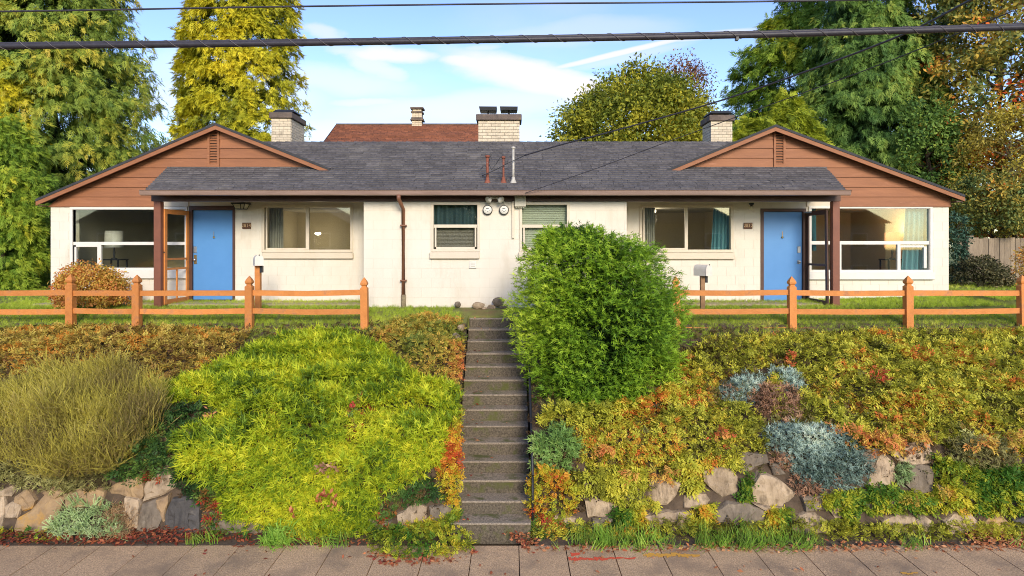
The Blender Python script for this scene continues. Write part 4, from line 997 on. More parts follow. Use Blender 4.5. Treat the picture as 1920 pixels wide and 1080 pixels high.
T_TUFT = quads([spk((0, .1 * k, 0), (_r.uniform(-.8, .8), 1.0, _r.uniform(-.45, .7)), _r.uniform(.45, .85), .13, n=(_r.uniform(-.5, .5), 0, 1)) for k in range(8)])
T_SPRAY = quads([spk((0, .15 * i, -.02 * i * i), (s * (.75 - .06 * i) + _r.uniform(-.15, .15), 1, -.1 - .1 * i + _r.uniform(-.25, .25)), .66 - .06 * i, .13, n=(_r.uniform(-.5, .5), 0, 1)) for i in range(4) for s in (-1, 1)] + [spk((0, .55, -.25), (0, 1, -.5), .55, .13)])
T_BLADES = quads([[(-.02 + x, 0, 0), (.02 + x, 0, 0), (.012 + x + a, b, .6), (-.012 + x + a, b, .6)] for x, a, b in [(_r.uniform(-.15, .15), _r.uniform(-.35, .35), _r.uniform(-.3, .3)) for _ in range(4)]] )
T_GRASS = quads([[(x - .035, y, 0), (x + .035, y, 0), (x + a, y + b, 1.0)] for x, y, a, b in [(_r.uniform(-.3, .3), _r.uniform(-.3, .3), _r.uniform(-.4, .4), _r.uniform(-.4, .4)) for _ in range(5)]])
def _arch(x, a, b, h):
    return [[(x - .03, 0, 0), (x + .03, 0, 0), (x + a * .5 + .03, b * .4, h), (x + a * .5 - .03, b * .4, h)], [(x + a * .5 - .03, b * .4, h), (x + a * .5 + .03, b * .4, h), (x + a * 1.2 + .004, b, h * .75), (x + a * 1.2 - .004, b, h * .75)]]
T_ARCH = quads(sum([_arch(_r.uniform(-.1, .1), _r.uniform(-.7, .7), _r.uniform(-.7, .7), _r.uniform(.5, .9)) for _ in range(7)], []))
T_STEM = quads([[(-.008, 0, 0), (.008, 0, 0), (.006, .04, .62), (-.006, .04, .62)], [(-.012, .04, .60), (.012, .04, .60), (.007, .09, 1.0), (-.007, .09, 1.0)], [(.0, 0, .1), (.012, .06, .2), (.02, .10, .36), (.0, .05, .3)], [(.05, 0, .0), (.06, .0, .0), (-.03, .10, .75), (-.04, .10, .75)]])
UP = np.array([0, 0, 1.0])

def inside(poly, px, py):
    c = np.zeros(len(px), bool); n = len(poly)
    for i in range(n):
        (x1, y1), (x2, y2) = poly[i], poly[(i + 1) % n]
        m = ((y1 > py) != (y2 > py)) & (px < (x2 - x1) * (py - y1) / ((y2 - y1) or 1e-9) + x1); c ^= m
    return c
def edged(poly, px, py):
    d = np.full(len(px), 1e9); n = len(poly)
    for i in range(n):
        a, b = np.array(poly[i], float), np.array(poly[(i + 1) % n], float); ab = b - a
        t = np.clip(((px - a[0]) * ab[0] + (py - a[1]) * ab[1]) / (ab @ ab), 0, 1); d = np.minimum(d, np.hypot(px - a[0] - t * ab[0], py - a[1] - t * ab[1]))
    return d
_S = np.concatenate([[0], np.cumsum(np.hypot(np.diff(_Dt), np.diff(_ht)))])
def on_slope(poly, dens):
    """points spread over the sloping ground inside a bed's outline; the outline is given by its corners on that ground"""
    ys = [p[1] for p in poly]; xsx = [p[0] for p in poly]; d0, d1 = float(Dof(max(ys))), float(Dof(min(ys)))
    s0, s1 = np.interp([d0, d1], _Dt, _S); x0 = min(X(min(xsx), d) for d in (d0, d1)); x1 = max(X(max(xsx), d) for d in (d0, d1))
    n = int(dens * (s1 - s0) * (x1 - x0)); s = rng.uniform(s0, s1, n); x = rng.uniform(x0, x1, n); D = np.interp(s, _S, _Dt); h = np.interp(D, _Dt, _ht)
    px, py = 960 + F * x / D, HZ - F * h / D; k = inside(poly, px, py); x, D, h, px, py = x[k], D[k], h[k], px[k], py[k]
    dh = np.interp(D + .06, _Dt, _ht) - np.interp(D - .06, _Dt, _ht); N = nrmz(np.stack([0 * dh, -dh, 0 * dh + .12], -1))
    return np.stack([x, D, CZ + h], -1), N, edged(poly, px, py)
def bed(name, label, cat, poly, dens, thick, tmpl, size, mat, spread=.8, up=.35, lump=1.6, edge=60, tone_f=1.2, tone_c=.6, tone_r=.5, tone0=0.0, group=None, kind=None, stretch=(1, 1, 1), part='foliage', droop=.0, polys=None, parent=None, seed=0, lo=.35, terrace=0.0):
    Ps, Ns, Es = [], [], []
    for pl in (polys or [poly]):
        a, b, c = on_slope(pl, dens); Ps.append(a); Ns.append(b); Es.append(c)
    P, N, E = np.concatenate(Ps), np.concatenate(Ns), np.concatenate(Es); n = len(P)
    out = nrmz(N * (1 - up) + UP * up); sp = P * np.array(stretch)
    t = thick * np.clip(E / edge, .12, 1) ** .6 * (.35 + .9 * vnoise(sp, lump, 1 + seed) + .45 * vnoise(sp, lump * 3, 2 + seed))
    if terrace: t = t * (1 - terrace * np.mod(P[:, 1] * 1.9 + P[:, 0] * .12 + 2.2 * vnoise(P, .9, 11), 1.0))
    Q = P + out * (t * (lo + (1 - lo) * rng.random(n) ** .6))[:, None]
    g = rng.normal(size=(n, 3)) * spread; a = nrmz(out * .55 + g + np.array([0, -.35, -droop]))
    nn = nrmz(out + rng.normal(size=(n, 3)) * .35); R = frames(a, nn)
    tone = tone0 + tone_c * (vnoise(P, tone_f, 5 + seed) - .2) / .6 + tone_r * (rng.random(n) - .25)
    me = leafmesh(part if parent or kind != 'stuff' else name, tmpl[0], tmpl[1], Q, R, size * rng.uniform(.65, 1.25, n), tone, mat)
    if kind == 'stuff': return tag(link(name, me), label, cat, group, 'stuff')
    if parent is None:
        b = P.mean(0); parent = thing(name, label, cat, (float(b[0]), float(b[1]), float(b[2])), group)
        for k in rng.choice(n, 4, replace=False): MB().tube([tuple(P[k] - out[k] * .06), tuple(P[k] + out[k] * t[k] * .5 + rng.normal(size=3) * .03), tuple(Q[k])], [.012, .008, .003], 5).build('stem', m_bark, parent)
    link(part, me, None, parent); return parent

# ------------------------------------------------------------------ planting on the slope
f_yel = foliage('golden_juniper', [(0, (.045, .085, .012)), (.25, (.12, .20, .014)), (.55, (.29, .36, .018)), (.85, (.42, .46, .025)), (1, (.50, .49, .03))], .3)
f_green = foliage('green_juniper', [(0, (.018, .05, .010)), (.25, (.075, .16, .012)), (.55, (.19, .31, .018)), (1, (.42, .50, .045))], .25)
f_bronze = foliage('bronze_leaves', [(0, (.075, .030, .014)), (.25, (.21, .125, .03)), (.5, (.36, .26, .05)), (.8, (.42, .35, .07)), (1, (.46, .20, .03))], .3)
f_olive = foliage('olive_leaves', [(0, (.05, .035, .010)), (.15, (.13, .13, .018)), (.45, (.33, .34, .035)), (.8, (.50, .45, .05)), (.93, (.50, .30, .04)), (1, (.45, .13, .025))], .3)
f_orange = foliage('orange_leaves', [(0, (.12, .16, .03)), (.25, (.30, .27, .04)), (.5, (.48, .32, .06)), (.75, (.50, .21, .06)), (1, (.42, .08, .035))], .3)
f_mixed = foliage('yellow_orange_leaves', [(0, (.05, .13, .015)), (.3, (.28, .32, .025)), (.6, (.50, .42, .035)), (.82, (.55, .24, .03)), (1, (.40, .07, .02))], .35)
f_dark = foliage('dark_green_leaves', [(0, (.012, .030, .010)), (.45, (.035, .085, .018)), (.75, (.10, .17, .03)), (.9, (.20, .10, .025)), (1, (.30, .03, .02))], .2)
f_lav = foliage('lavender_stems', [(0, (.075, .052, .030)), (.3, (.19, .15, .05)), (.6, (.31, .27, .05)), (.85, (.42, .37, .06)), (1, (.46, .38, .14))], .2)
f_pale = foliage('pale_green_blades', [(0, (.13, .20, .07)), (.5, (.30, .40, .17)), (1, (.46, .54, .28))], .25)
f_dry = foliage('dry_stalks', [(0, (.16, .09, .045)), (1, (.48, .33, .17))], .2)
f_blue = foliage('blue_juniper', [(0, (.05, .085, .065)), (.35, (.17, .24, .20)), (.7, (.32, .41, .33)), (1, (.45, .50, .38))], .15)
f_rust = foliage('rusty_dead_sprays', [(0, (.13, .07, .045)), (.5, (.28, .15, .085)), (.85, (.38, .24, .14)), (1, (.46, .19, .08))], .15)
f_grass = foliage('grass_blades', [(0, (.15, .17, .022)), (.4, (.24, .32, .03)), (.75, (.34, .42, .04)), (1, (.44, .42, .09))], .3)
f_kgrass = foliage('kerbside_grass', [(0, (.10, .14, .03)), (.5, (.18, .34, .04)), (1, (.34, .46, .08))], .3)
f_litter = foliage('fallen_leaves', [(0, (.085, .020, .014)), (.4, (.20, .045, .025)), (.7, (.36, .13, .05)), (1, (.50, .27, .13))], .15)
f_ivy = foliage('ivy_and_dead_leaves', [(0, (.03, .018, .010)), (.4, (.09, .055, .022)), (.7, (.10, .11, .025)), (1, (.25, .12, .04))], .2)
f_seed = foliage('olive_heather', [(0, (.07, .055, .025)), (.5, (.22, .21, .07)), (1, (.40, .40, .15))], .2)

bed('golden_juniper', 'broad bright yellow-green juniper cascading down the slope left of the stairs', 'shrub',
    [(415, 690), (470, 655), (560, 628), (650, 630), (720, 660), (790, 715), (862, 735), (860, 790), (845, 815), (842, 860), (800, 890), (720, 930), (690, 1008), (600, 1015), (510, 998), (430, 975), (405, 915), (345, 895), (325, 830), (345, 812), (415, 800), (395, 760), (300, 765), (280, 740), (350, 715)],
    1900, .40, T_TUFT, .12, f_yel, terrace=.55, spread=.5, lump=1.5, stretch=(.55, 1.8, 1.8), tone_c=.5, tone_r=.75, tone_f=3.0, tone0=.16)
bed('bronze_groundcover', 'low bronze and olive leafy ground cover below the left fence', 'shrub',
    [(-60, 626), (130, 613), (270, 617), (400, 620), (470, 630), (440, 675), (370, 712), (300, 750), (280, 720), (150, 690), (0, 715), (-60, 715)], 750, .26, T_SPRIG, .105, f_bronze, spread=.6, tone_f=2.8, tone0=.15, tone_r=.7)
bed('orange_groundcover', 'orange and gold leafy ground cover beside the upper stairs', 'shrub',
    [(690, 630), (740, 606), (800, 594), (868, 606), (874, 640), (868, 700), (862, 735), (800, 722), (740, 685)], 1100, .34, T_SPRIG, .085, f_orange, spread=.7, tone_f=2.0, edge=40)
bed('orange_groundcover', 'red, yellow and orange creeper edging the lower left side of the stairs', 'shrub',
    [(842, 815), (866, 760), (866, 850), (862, 965), (845, 975), (830, 930), (820, 885)], 1500, .22, T_SPRIG, .085, f_mixed, spread=.7, tone_f=3, edge=22, tone0=.12)
dark_l = bed('dark_leaved_shrub', 'dark green shrub with red leaves left of the golden juniper', 'shrub', None, 700, .28, T_SPRIG, .115, f_dark, spread=.7, tone_f=2.5, tone0=.08,
    polys=[[(225, 850), (285, 765), (395, 760), (415, 800), (345, 812), (325, 830), (345, 895), (405, 915), (430, 975), (400, 1000), (375, 945), (325, 900), (270, 912), (205, 900)]])
bed('dark_leaved_shrub', 'dark green and orange shrub below the golden juniper, near the lower stairs', 'shrub', None, 800, .25, T_SPRIG, .10, f_dark, tone_f=2.5, tone0=.18,
    polys=[[(690, 1008), (720, 930), (800, 890), (840, 930), (800, 945), (745, 955), (735, 1015)]])
bed('dark_leaved_shrub', 'small dark bronze shrub poking through the right of the golden juniper', 'shrub', None, 600, .55, T_SPRIG, .09, f_dark, tone_f=2.5, tone0=.15, edge=30,
    polys=[[(640, 800), (660, 770), (700, 760), (760, 740), (730, 775), (690, 800), (690, 830), (660, 850)]])
for lab, pl in (('yellow leafy plant spilling onto the pavement left of the stairs', [(690, 1012), (740, 995), (830, 972), (850, 955), (872, 970), (885, 1030), (850, 1042), (740, 1052), (695, 1035)]),):
    bed('spilling_plant', lab, 'plant', pl, 900, .22, T_SPRIG, .085, f_mixed, spread=.7, tone_f=3.0, edge=30, up=.7, tone0=-.12)

def stems(name, label, poly, dens, length, mat, lean, tmpl=T_STEM, cat='shrub', tone0=.1, group=None, thick=.05, spread=.25):
    P, N, E = on_slope(poly, dens); n = len(P); c = P.mean(0)
    d = nrmz(UP * 1.0 + (P - c) * lean + np.array([0, -.35, 0]) + rng.normal(size=(n, 3)) * spread)
    side = nrmz(np.cross(d, rng.normal(size=(n, 3)))); R = np.stack([side, np.cross(d, side), d], -1)
    tone = tone0 + .6 * vnoise(P, 1.8, 3) + .45 * (rng.random(n) - .3)
    t = thing(name, label, cat, tuple(float(v) for v in c), group)
    link('stems', leafmesh('stems', tmpl[0], tmpl[1], P - N * .03 + N * thick * rng.random(n)[:, None], R, length * rng.uniform(.55, 1.15, n) * (.55 + .9 * vnoise(P, 2.4, 7)), tone, mat), None, t); return t
stems('lavender_bush', 'large olive-brown lavender bush with upright stems on the left slope', [(30, 775), (100, 725), (230, 722), (320, 750), (305, 820), (235, 885), (120, 900), (50, 870)], 4200, .26, f_lav, .22, thick=.46, tone0=.18, spread=.42)
stems('lavender_bush', 'yellowish lavender bush cut off by the left edge of the view', [(-90, 790), (-40, 745), (40, 750), (60, 800), (50, 860), (-40, 890), (-90, 880)], 3400, .27, f_lav, .2, tone0=.2, thick=.34, spread=.42)
bed('heather_shrub', 'grey-olive fine-leaved shrub hanging over the stones at lower left', 'shrub', [(-60, 895), (40, 870), (130, 880), (215, 905), (205, 920), (130, 930), (70, 922), (20, 912), (-60, 925)], 1600, .25, T_TUFT, .10, f_seed, spread=.7, up=.5, tone_f=3, edge=30)
bed('heather_shrub', 'grey-olive fine-leaved patch at the far right of the stone wall', 'shrub', [(1765, 835), (1800, 820), (1880, 830), (1900, 870), (1850, 900), (1780, 885)], 1300, .25, T_TUFT, .095, f_seed, spread=.7, tone_f=3, edge=30, tone0=.05)
t = stems('pale_green_clump', 'pale green clump of arching blades in front of the left stones', [(98, 1004), (112, 968), (150, 940), (192, 945), (225, 958), (232, 990), (228, 1014), (118, 1016)], 420, .17, f_pale, .5, T_ARCH, 'plant', .2, thick=.16, spread=.5)
t = stems('dry_stalk_clump', 'dry straw-coloured stalks drooping beside the pale green clump', [(205, 960), (238, 950), (252, 975), (242, 1008), (205, 1010)], 900, .22, f_dry, .8, T_ARCH, 'plant', .2, thick=.1, spread=.7)

# right of the stairs
bed('creeping_ivy', 'low dark ivy and dead leaves carpeting the slope under the shrubs', 'ground cover', None, 150, .12, T_SPRIG, .10, f_ivy, kind='stuff', spread=.7, tone_f=2.5, tone0=.05,
    polys=[[(-70, 616), (860, 606), (868, 700), (862, 960), (640, 985), (400, 985), (300, 890), (-70, 900)], [(985, 690), (1300, 618), (1990, 616), (1990, 930), (1600, 900), (1500, 880), (1300, 890), (1090, 960), (995, 960)]])
bed('bank_groundcover', 'olive and bronze leafy ground cover on the bank beyond both edges of the view', 'ground cover', None, 330, .26, T_SPRIG, .15, f_olive, kind='stuff', spread=.7, tone_f=2.0, tone0=.05,
    polys=[[(1985, 618), (2450, 618), (2450, 996), (1985, 996)], [(-480, 618), (-55, 618), (-85, 760), (-85, 880), (-62, 996), (-480, 996)]])
bed('leafy_groundcover', 'olive leafy ground cover under the tall green juniper', 'shrub', [(1005, 800), (1040, 770), (1200, 770), (1260, 735), (1290, 760), (1230, 790), (1150, 812), (1085, 825), (1050, 815)], 1000, .36, T_SPRIG, .11, f_olive, spread=.6, tone_f=2, tone0=.2, edge=20)
bed('leafy_groundcover', 'green and bronze leafy ground cover around the blue juniper', 'shrub', None, 800, .24, T_SPRIG, .11, f_olive, spread=.6, tone_f=2, tone0=.02, edge=30,
    polys=[[(1425, 740), (1450, 700), (1480, 712), (1462, 745), (1490, 772), (1455, 790)], [(1560, 845), (1580, 835), (1600, 850), (1580, 862)], [(1470, 800), (1500, 788), (1515, 800), (1490, 815)], [(1500, 730), (1560, 770), (1640, 815), (1690, 838), (1680, 848), (1610, 845), (1560, 808), (1490, 790)], [(1330, 755), (1400, 765), (1440, 810), (1436, 850), (1395, 830)]])
bed('olive_groundcover', 'wide olive and yellow leafy ground cover filling the slope below the right fence', 'shrub',
    [(1255, 740), (1275, 670), (1330, 636), (1500, 628), (1700, 624), (1990, 622), (1990, 850), (1900, 860), (1760, 838), (1660, 825), (1610, 800), (1540, 760), (1510, 720), (1440, 690), (1350, 710), (1335, 760), (1400, 800), (1436, 845), (1370, 858), (1300, 876), (1200, 886), (1100, 880), (1070, 850), (1080, 815), (1150, 800), (1230, 775)],
    1050, .24, T_SPRIG, .105, f_olive, spread=.7, lump=3.0, tone_f=2.4, tone_c=.45, tone_r=.75, tone0=.10, terrace=.35)
hang = [[(1065, 885), (1200, 880), (1222, 898), (1200, 935), (1240, 950), (1200, 962), (1160, 942), (1120, 930), (1085, 925)], [(1235, 872), (1380, 855), (1395, 880), (1340, 878), (1312, 890), (1310, 925), (1275, 925), (1280, 905), (1250, 895)],
        [(1500, 945), (1560, 925), (1640, 912), (1745, 930), (1745, 962), (1650, 960), (1598, 962), (1600, 1000), (1585, 1000), (1560, 955)], [(1745, 850), (1790, 870), (1900, 880), (1980, 850), (1980, 968), (1870, 965), (1770, 962), (1748, 930)],
        [(1384, 900), (1424, 892), (1410, 918), (1404, 945), (1384, 940)], [(1155, 955), (1206, 950), (1205, 990), (1130, 996)], [(1436, 955), (1480, 955), (1475, 990), (1436, 1000)], [(1300, 950), (1338, 945), (1336, 990), (1300, 990)]]
for pl, lab in zip(hang, ('leafy creeper over the stones just right of the stairs', 'yellow leafy creeper hanging above the two pale upright stones', 'green creeper under the blue juniper reaching the grass', 'thick green creeper covering the far right stones',
                          'small creeper tuft between two pale stones left of the blue juniper', 'creeper tuft by the long pale stone at the wall foot', 'creeper tuft at the wall foot below the blue juniper', 'small creeper tuft left of the grey base stone')):
    bed('wall_creeper', lab, 'creeper', pl, 950, .26, T_SPRIG, .125, f_olive if lab[0] in 'ly' else f_mixed, spread=.6, tone_f=3, edge=25, droop=.5, tone0=.0 if lab[0] in 'ly' else -.15, group='creepers on the right stone wall')
bed('blue_juniper', 'blue-grey juniper with rusty dead patches sprawling over the right stone wall', 'shrub', None, 2200, .24, T_TUFT, .085, f_blue, spread=.8, lump=2.6, edge=35, tone_f=2.2, tone0=.1, terrace=.5,
    polys=[[(1432, 815), (1480, 795), (1560, 805), (1615, 845), (1635, 888), (1595, 912), (1545, 925), (1500, 912), (1470, 865), (1440, 840)], [(1345, 735), (1390, 708), (1440, 715), (1425, 755), (1370, 765)], [(1440, 690), (1495, 705), (1510, 740), (1470, 745)]])
rust = bpy.data.objects['blue_juniper']
bed('', '', '', None, 1300, .15, T_TUFT, .085, f_rust, spread=.7, edge=18, part='dead_foliage', parent=rust, tone_f=4,
    polys=[[(1392, 750), (1425, 728), (1470, 722), (1502, 745), (1510, 790), (1478, 812), (1462, 785), (1430, 792)], [(1350, 735), (1372, 722), (1385, 745), (1362, 755)], [(1447, 850), (1478, 845), (1482, 880), (1452, 885)], [(1545, 885), (1575, 880), (1570, 920), (1548, 925)], [(1480, 895), (1515, 900), (1545, 915), (1530, 935), (1490, 925)]])
bed('sage_cushion', 'small round sage-green cushion plant between the pale stones at right', 'plant', [(1672, 880), (1690, 868), (1706, 880), (1704, 905), (1680, 908)], 2500, .16, T_TUFT, .075, f_pale, spread=.9, edge=12, tone0=.1)
bed('feathery_shrub', 'blue-green feathery shrub at the foot of the tall juniper by the handrail', 'shrub', [(998, 822), (1060, 805), (1095, 840), (1070, 880), (1030, 890), (1000, 885)], 1300, .28, T_TUFT, .11, foliage('bluegreen_feathers', [(0, (.04, .085, .022)), (.6, (.15, .26, .06)), (1, (.32, .42, .13))], .2), spread=.6, edge=30, tone_f=3, tone0=.3)
bed('orange_bush', 'orange and gold leafy bush leaning over the lower right stairs', 'shrub', [(985, 925), (1003, 890), (1060, 895), (1088, 940), (1065, 985), (1000, 985), (985, 965)], 1300, .42, T_SPRIG, .085, f_mixed, spread=.8, edge=30, up=.6, tone_f=4, tone0=.22)
bed('dark_leaved_shrub', 'dark green low plant at the bottom right corner of the stairs', 'shrub', [(985, 990), (1005, 965), (1060, 985), (1100, 990), (1090, 1005), (1000, 1012)], 900, .2, T_SPRIG, .09, f_dark, tone_f=3, tone0=.2, edge=25)
# fallen maple leaves caught on the golden juniper
for i, (px, py, w, mat) in enumerate(((625, 900, 28, f_rust), (622, 960, 26, f_litter), (520, 800, 9, f_rust), (395, 800, 8, f_rust), (563, 980, 12, f_litter))):
    bed('', '', '', None, 1500, .5, T_LEAF, .08, mat, spread=.8, edge=6, part='caught_leaves', parent=bpy.data.objects['golden_juniper'], tone0=.35, polys=[[(px - w, py - 3), (px, py - w * .38), (px + w, py - 2), (px + w * .6, py + w * .4), (px - w * .5, py + w * .35)]], lo=.85)

bed('wall_foot_weeds', 'mixed green and brown weeds along the foot of the right stone wall', 'weeds', None, 900, .16, T_SPRIG, .085, f_olive, kind='stuff', spread=.8, up=.8, tone_f=2.5, tone0=-.05, edge=12, polys=[[(990, 1012), (1000, 988), (1200, 984), (1330, 990), (1500, 988), (1700, 990), (1990, 985), (1990, 1016)]])
bed('wall_foot_weeds', 'green weeds along the foot of the left stone wall', 'weeds', None, 300, .14, T_SPRIG, .08, f_mixed, kind='stuff', spread=.8, up=.8, tone_f=2.5, tone0=-.25, edge=12, polys=[[(-60, 1016), (-60, 998), (110, 1004), (110, 1018)], [(380, 1016), (400, 996), (690, 998), (690, 1018)]])
for px, py, w in ((1600, 828, 34), (1650, 840, 40), (1700, 838, 30), (1560, 818, 20), (1820, 850, 34), (1890, 842, 30), (1640, 730, 22), (1480, 690, 16), (1850, 700, 18), (1930, 800, 24), (1240, 900, 26), (1180, 905, 24), (1130, 860, 26), (1350, 830, 24), (1290, 690, 16), (1760, 935, 22), (1690, 950, 20)):
    bed('', '', '', None, 700, .36, T_SPRIG, .105, f_orange, spread=.7, edge=8, part='turned_leaves', parent=bpy.data.objects['olive_groundcover'], tone0=.35, droop=.3, lo=.7, polys=[[(px - w, py - 5), (px - w * .3, py - w * .45), (px + w, py - 3), (px + w * .6, py + w * .45), (px - w * .5, py + w * .4)]])
# fallen leaves and grass at the foot of the wall
def scatter_px(poly, dens): P, N, E = on_slope(poly, dens); return P
LIT = [([(-60, 990), (60, 1000), (240, 1005), (260, 980), (330, 988), (420, 1000), (440, 1015), (300, 1022), (-60, 1024)], 1100), ([(420, 1000), (690, 1008), (690, 1024), (430, 1026)], 350), ([(680, 1035), (860, 1050), (885, 1030), (900, 1036), (850, 1056), (720, 1060)], 700),
       ([(940, 1003), (985, 1002), (1010, 1020), (985, 1030)], 1200), ([(985, 1022), (1990, 1018), (1990, 1034), (985, 1036)], 420), ([(1800, 1000), (1990, 985), (1990, 1030), (1840, 1028)], 1100), ([(0, 1015), (1990, 1015), (1990, 1080), (0, 1080)], 5)]
P = np.concatenate([scatter_px(p, d) for p, d in LIT]); n = len(P); P[:, 2] += .012 + .03 * rng.random(n) * (P[:, 1] > 8.42)
R = frames(nrmz(rng.normal(size=(n, 3)) * np.array([1, 1, .25])), nrmz(UP + rng.normal(size=(n, 3)) * .35))
tone = .15 + .5 * rng.random(n) + .35 * np.clip((P[:, 0] + 3.5) / 6, 0, 1)
tag(link('fallen_leaves', leafmesh('fallen_leaves', *T_LEAF, P, R, rng.uniform(.035, .085, n), tone, f_litter)), 'red and tan fallen leaves along the pavement edge', 'leaves', kind='stuff')
# leaves on the stair treads
ls = []
for k in range(NR):
    for _ in range(random.choice((3, 5, 8))):
        x = SX0 + .05 + abs(random.gauss(0, .18)) if random.random() < .75 else random.uniform(SX0, SX1); ls.append((min(x, SX1), 8.72 + k * TR + random.random() * .26, RZ * (k + 1) + .012))
P = np.array(ls); n = len(P); R = frames(nrmz(rng.normal(size=(n, 3)) * np.array([1, 1, .2])), nrmz(UP + rng.normal(size=(n, 3)) * .3))
tag(link('fallen_leaves', leafmesh('fallen_leaves', *T_LEAF, P, R, rng.uniform(.04, .085, n), rng.uniform(.2, .9, n), f_litter)), 'scattered fallen leaves lying on the stair treads', 'leaves', kind='stuff')
GR = [([(990, 1030), (1005, 1004), (1200, 1000), (1500, 1003), (1900, 1003), (1990, 1005), (1990, 1028), (1500, 1030)], 420), ([(440, 1026), (455, 1005), (540, 1005), (670, 1010), (668, 1026)], 330), ([(360, 1015), (400, 1008), (405, 1020), (362, 1022)], 500), ([(1270, 1000), (1330, 985), (1480, 992), (1600, 975), (1620, 1000)], 350)]
P = np.concatenate([scatter_px(p, d) for p, d in GR]); n = len(P); keep = vnoise(P, 1.9, 9) + .25 * rng.random(n) > .64; P = P[keep]; n = len(P)
s = nrmz(np.cross(UP + rng.normal(size=(n, 3)) * .25, rng.normal(size=(n, 3)))); d = nrmz(UP + np.array([0, -.3, 0]) + rng.normal(size=(n, 3)) * .25); s = nrmz(np.cross(d, rng.normal(size=(n, 3)))); R = np.stack([s, np.cross(d, s), d], -1)
tag(link('kerbside_grass', leafmesh('kerbside_grass', *T_GRASS, P - np.array([0, 0, .02]), R, rng.uniform(.10, .26, n), rng.random(n), f_kgrass)), 'bright green grass at the foot of the stone wall', 'grass', kind='stuff')
stems('grass_tuft', 'long-bladed green grass tuft at the pavement edge below the golden juniper', [(488, 1026), (500, 1006), (535, 1004), (545, 1022)], 600, .26, f_kgrass, 1.5, T_ARCH, 'grass', .1, spread=.4)
# lawn
def lawn_pts(n, x0, x1, d0, d1):
    x = rng.uniform(x0, x1, n); d = rng.uniform(d0, d1, n); h = np.interp(d, PD, PH) + np.where((x > 6) & (d > 13), np.minimum(.12, (x - 6) * .03), 0) + np.where(x > 10, .1, 0); return np.stack([x, d, CZ + h], -1)
P = np.concatenate([lawn_pts(15000, -13, -1.0, 11.75, 13.45), lawn_pts(14000, 1.2, 13, 11.75, 13.45), lawn_pts(5000, -11, -3.2, 13.45, 14.4), lawn_pts(5000, 2.6, 10.5, 13.45, 14.4), lawn_pts(4000, 9.9, 16, 13.4, 17), lawn_pts(3000, -16, -10.5, 13.4, 17)])
keep = ~((P[:, 0] > -1.2) & (P[:, 0] < 1.6) & (P[:, 1] > 12.85)); P = P[keep]; n = len(P)
d = nrmz(UP + rng.normal(size=(n, 3)) * .3); s = nrmz(np.cross(d, rng.normal(size=(n, 3)))); R = np.stack([s, np.cross(d, s), d], -1)
tone = .1 + .7 * vnoise(P, 1.2, 4) + .4 * (rng.random(n) - .3)
tag(link('lawn_grass', leafmesh('lawn_grass', *T_GRASS, P - np.array([0, 0, .01]), R, rng.uniform(.05, .095, n), tone, f_grass)), 'short green lawn grass with brown patches around the house', 'grass', kind='stuff')

# ------------------------------------------------------------------ shrubs and trees with their own crowns
def rowsf(rows):
    r = np.array(rows, float); return (lambda py: np.interp(py, r[:, 0], (r[:, 1] + r[:, 2]) / 2)), (lambda py: np.interp(py, r[:, 0], (r[:, 2] - r[:, 1]) / 2)), r[0, 0], r[-1, 0]
def pick_rows(rows, n, front=.72):
    c, w, a, b = rowsf(rows); py = rng.uniform(a, b, n * 4); wm = max(w(v) for v in np.linspace(a, b, 40)); py = py[rng.random(n * 4) * wm < w(py) + wm * .08][:n]; n = len(py)
    ph = np.where(rng.random(n) < front, rng.uniform(-math.pi, 0, n), rng.uniform(0, math.pi, n)); return c(py), w(py), py, ph
def rootthing(name, label, cat, rows, D, group=None):
    c, w, a, b = rowsf(rows); zb = CZ + float(th(min(D, 59))) if D > 8.4 else 0
    return thing(name, label, cat, (X(float(c(b)), D), D, zb), group), zb
def trunk(t, rows, D, zb, r, mat=m_bark, limbs=10, top=.9):
    c, w, a, b = rowsf(rows); zt = Z(a + (b - a) * (1 - top), D); n = 7; pts = []
    for k in range(n):
        z = zb - .1 + (zt - zb) * k / (n - 1); py = HZ - (z - CZ) * F / D; pts.append((X(float(c(min(max(py, a), b))), D) + random.uniform(-.04, .04) * (k > 0), D + random.uniform(-.04, .04), z))
    MB().tube(pts, [max(.012, r * (1 - k / (n - .6))) for k in range(n)], 8).build('trunk', mat, t, True)
    cc, ww, py, ph = pick_rows(rows, limbs)
    for i in range(len(cc)):
        R = ww[i] * D / F * .7; z = Z(py[i], D); x = X(cc[i], D); z0 = max(zb + .1, z - R * .5)
        MB().tube([(x, D, z0), (x + R * .5 * math.cos(ph[i]), D + R * .5 * math.sin(ph[i]), (z0 + z) / 2 + .05), (x + R * math.cos(ph[i]), D + R * math.sin(ph[i]), z)], [r * .35, r * .2, .008], 5).build('limb', mat, t)
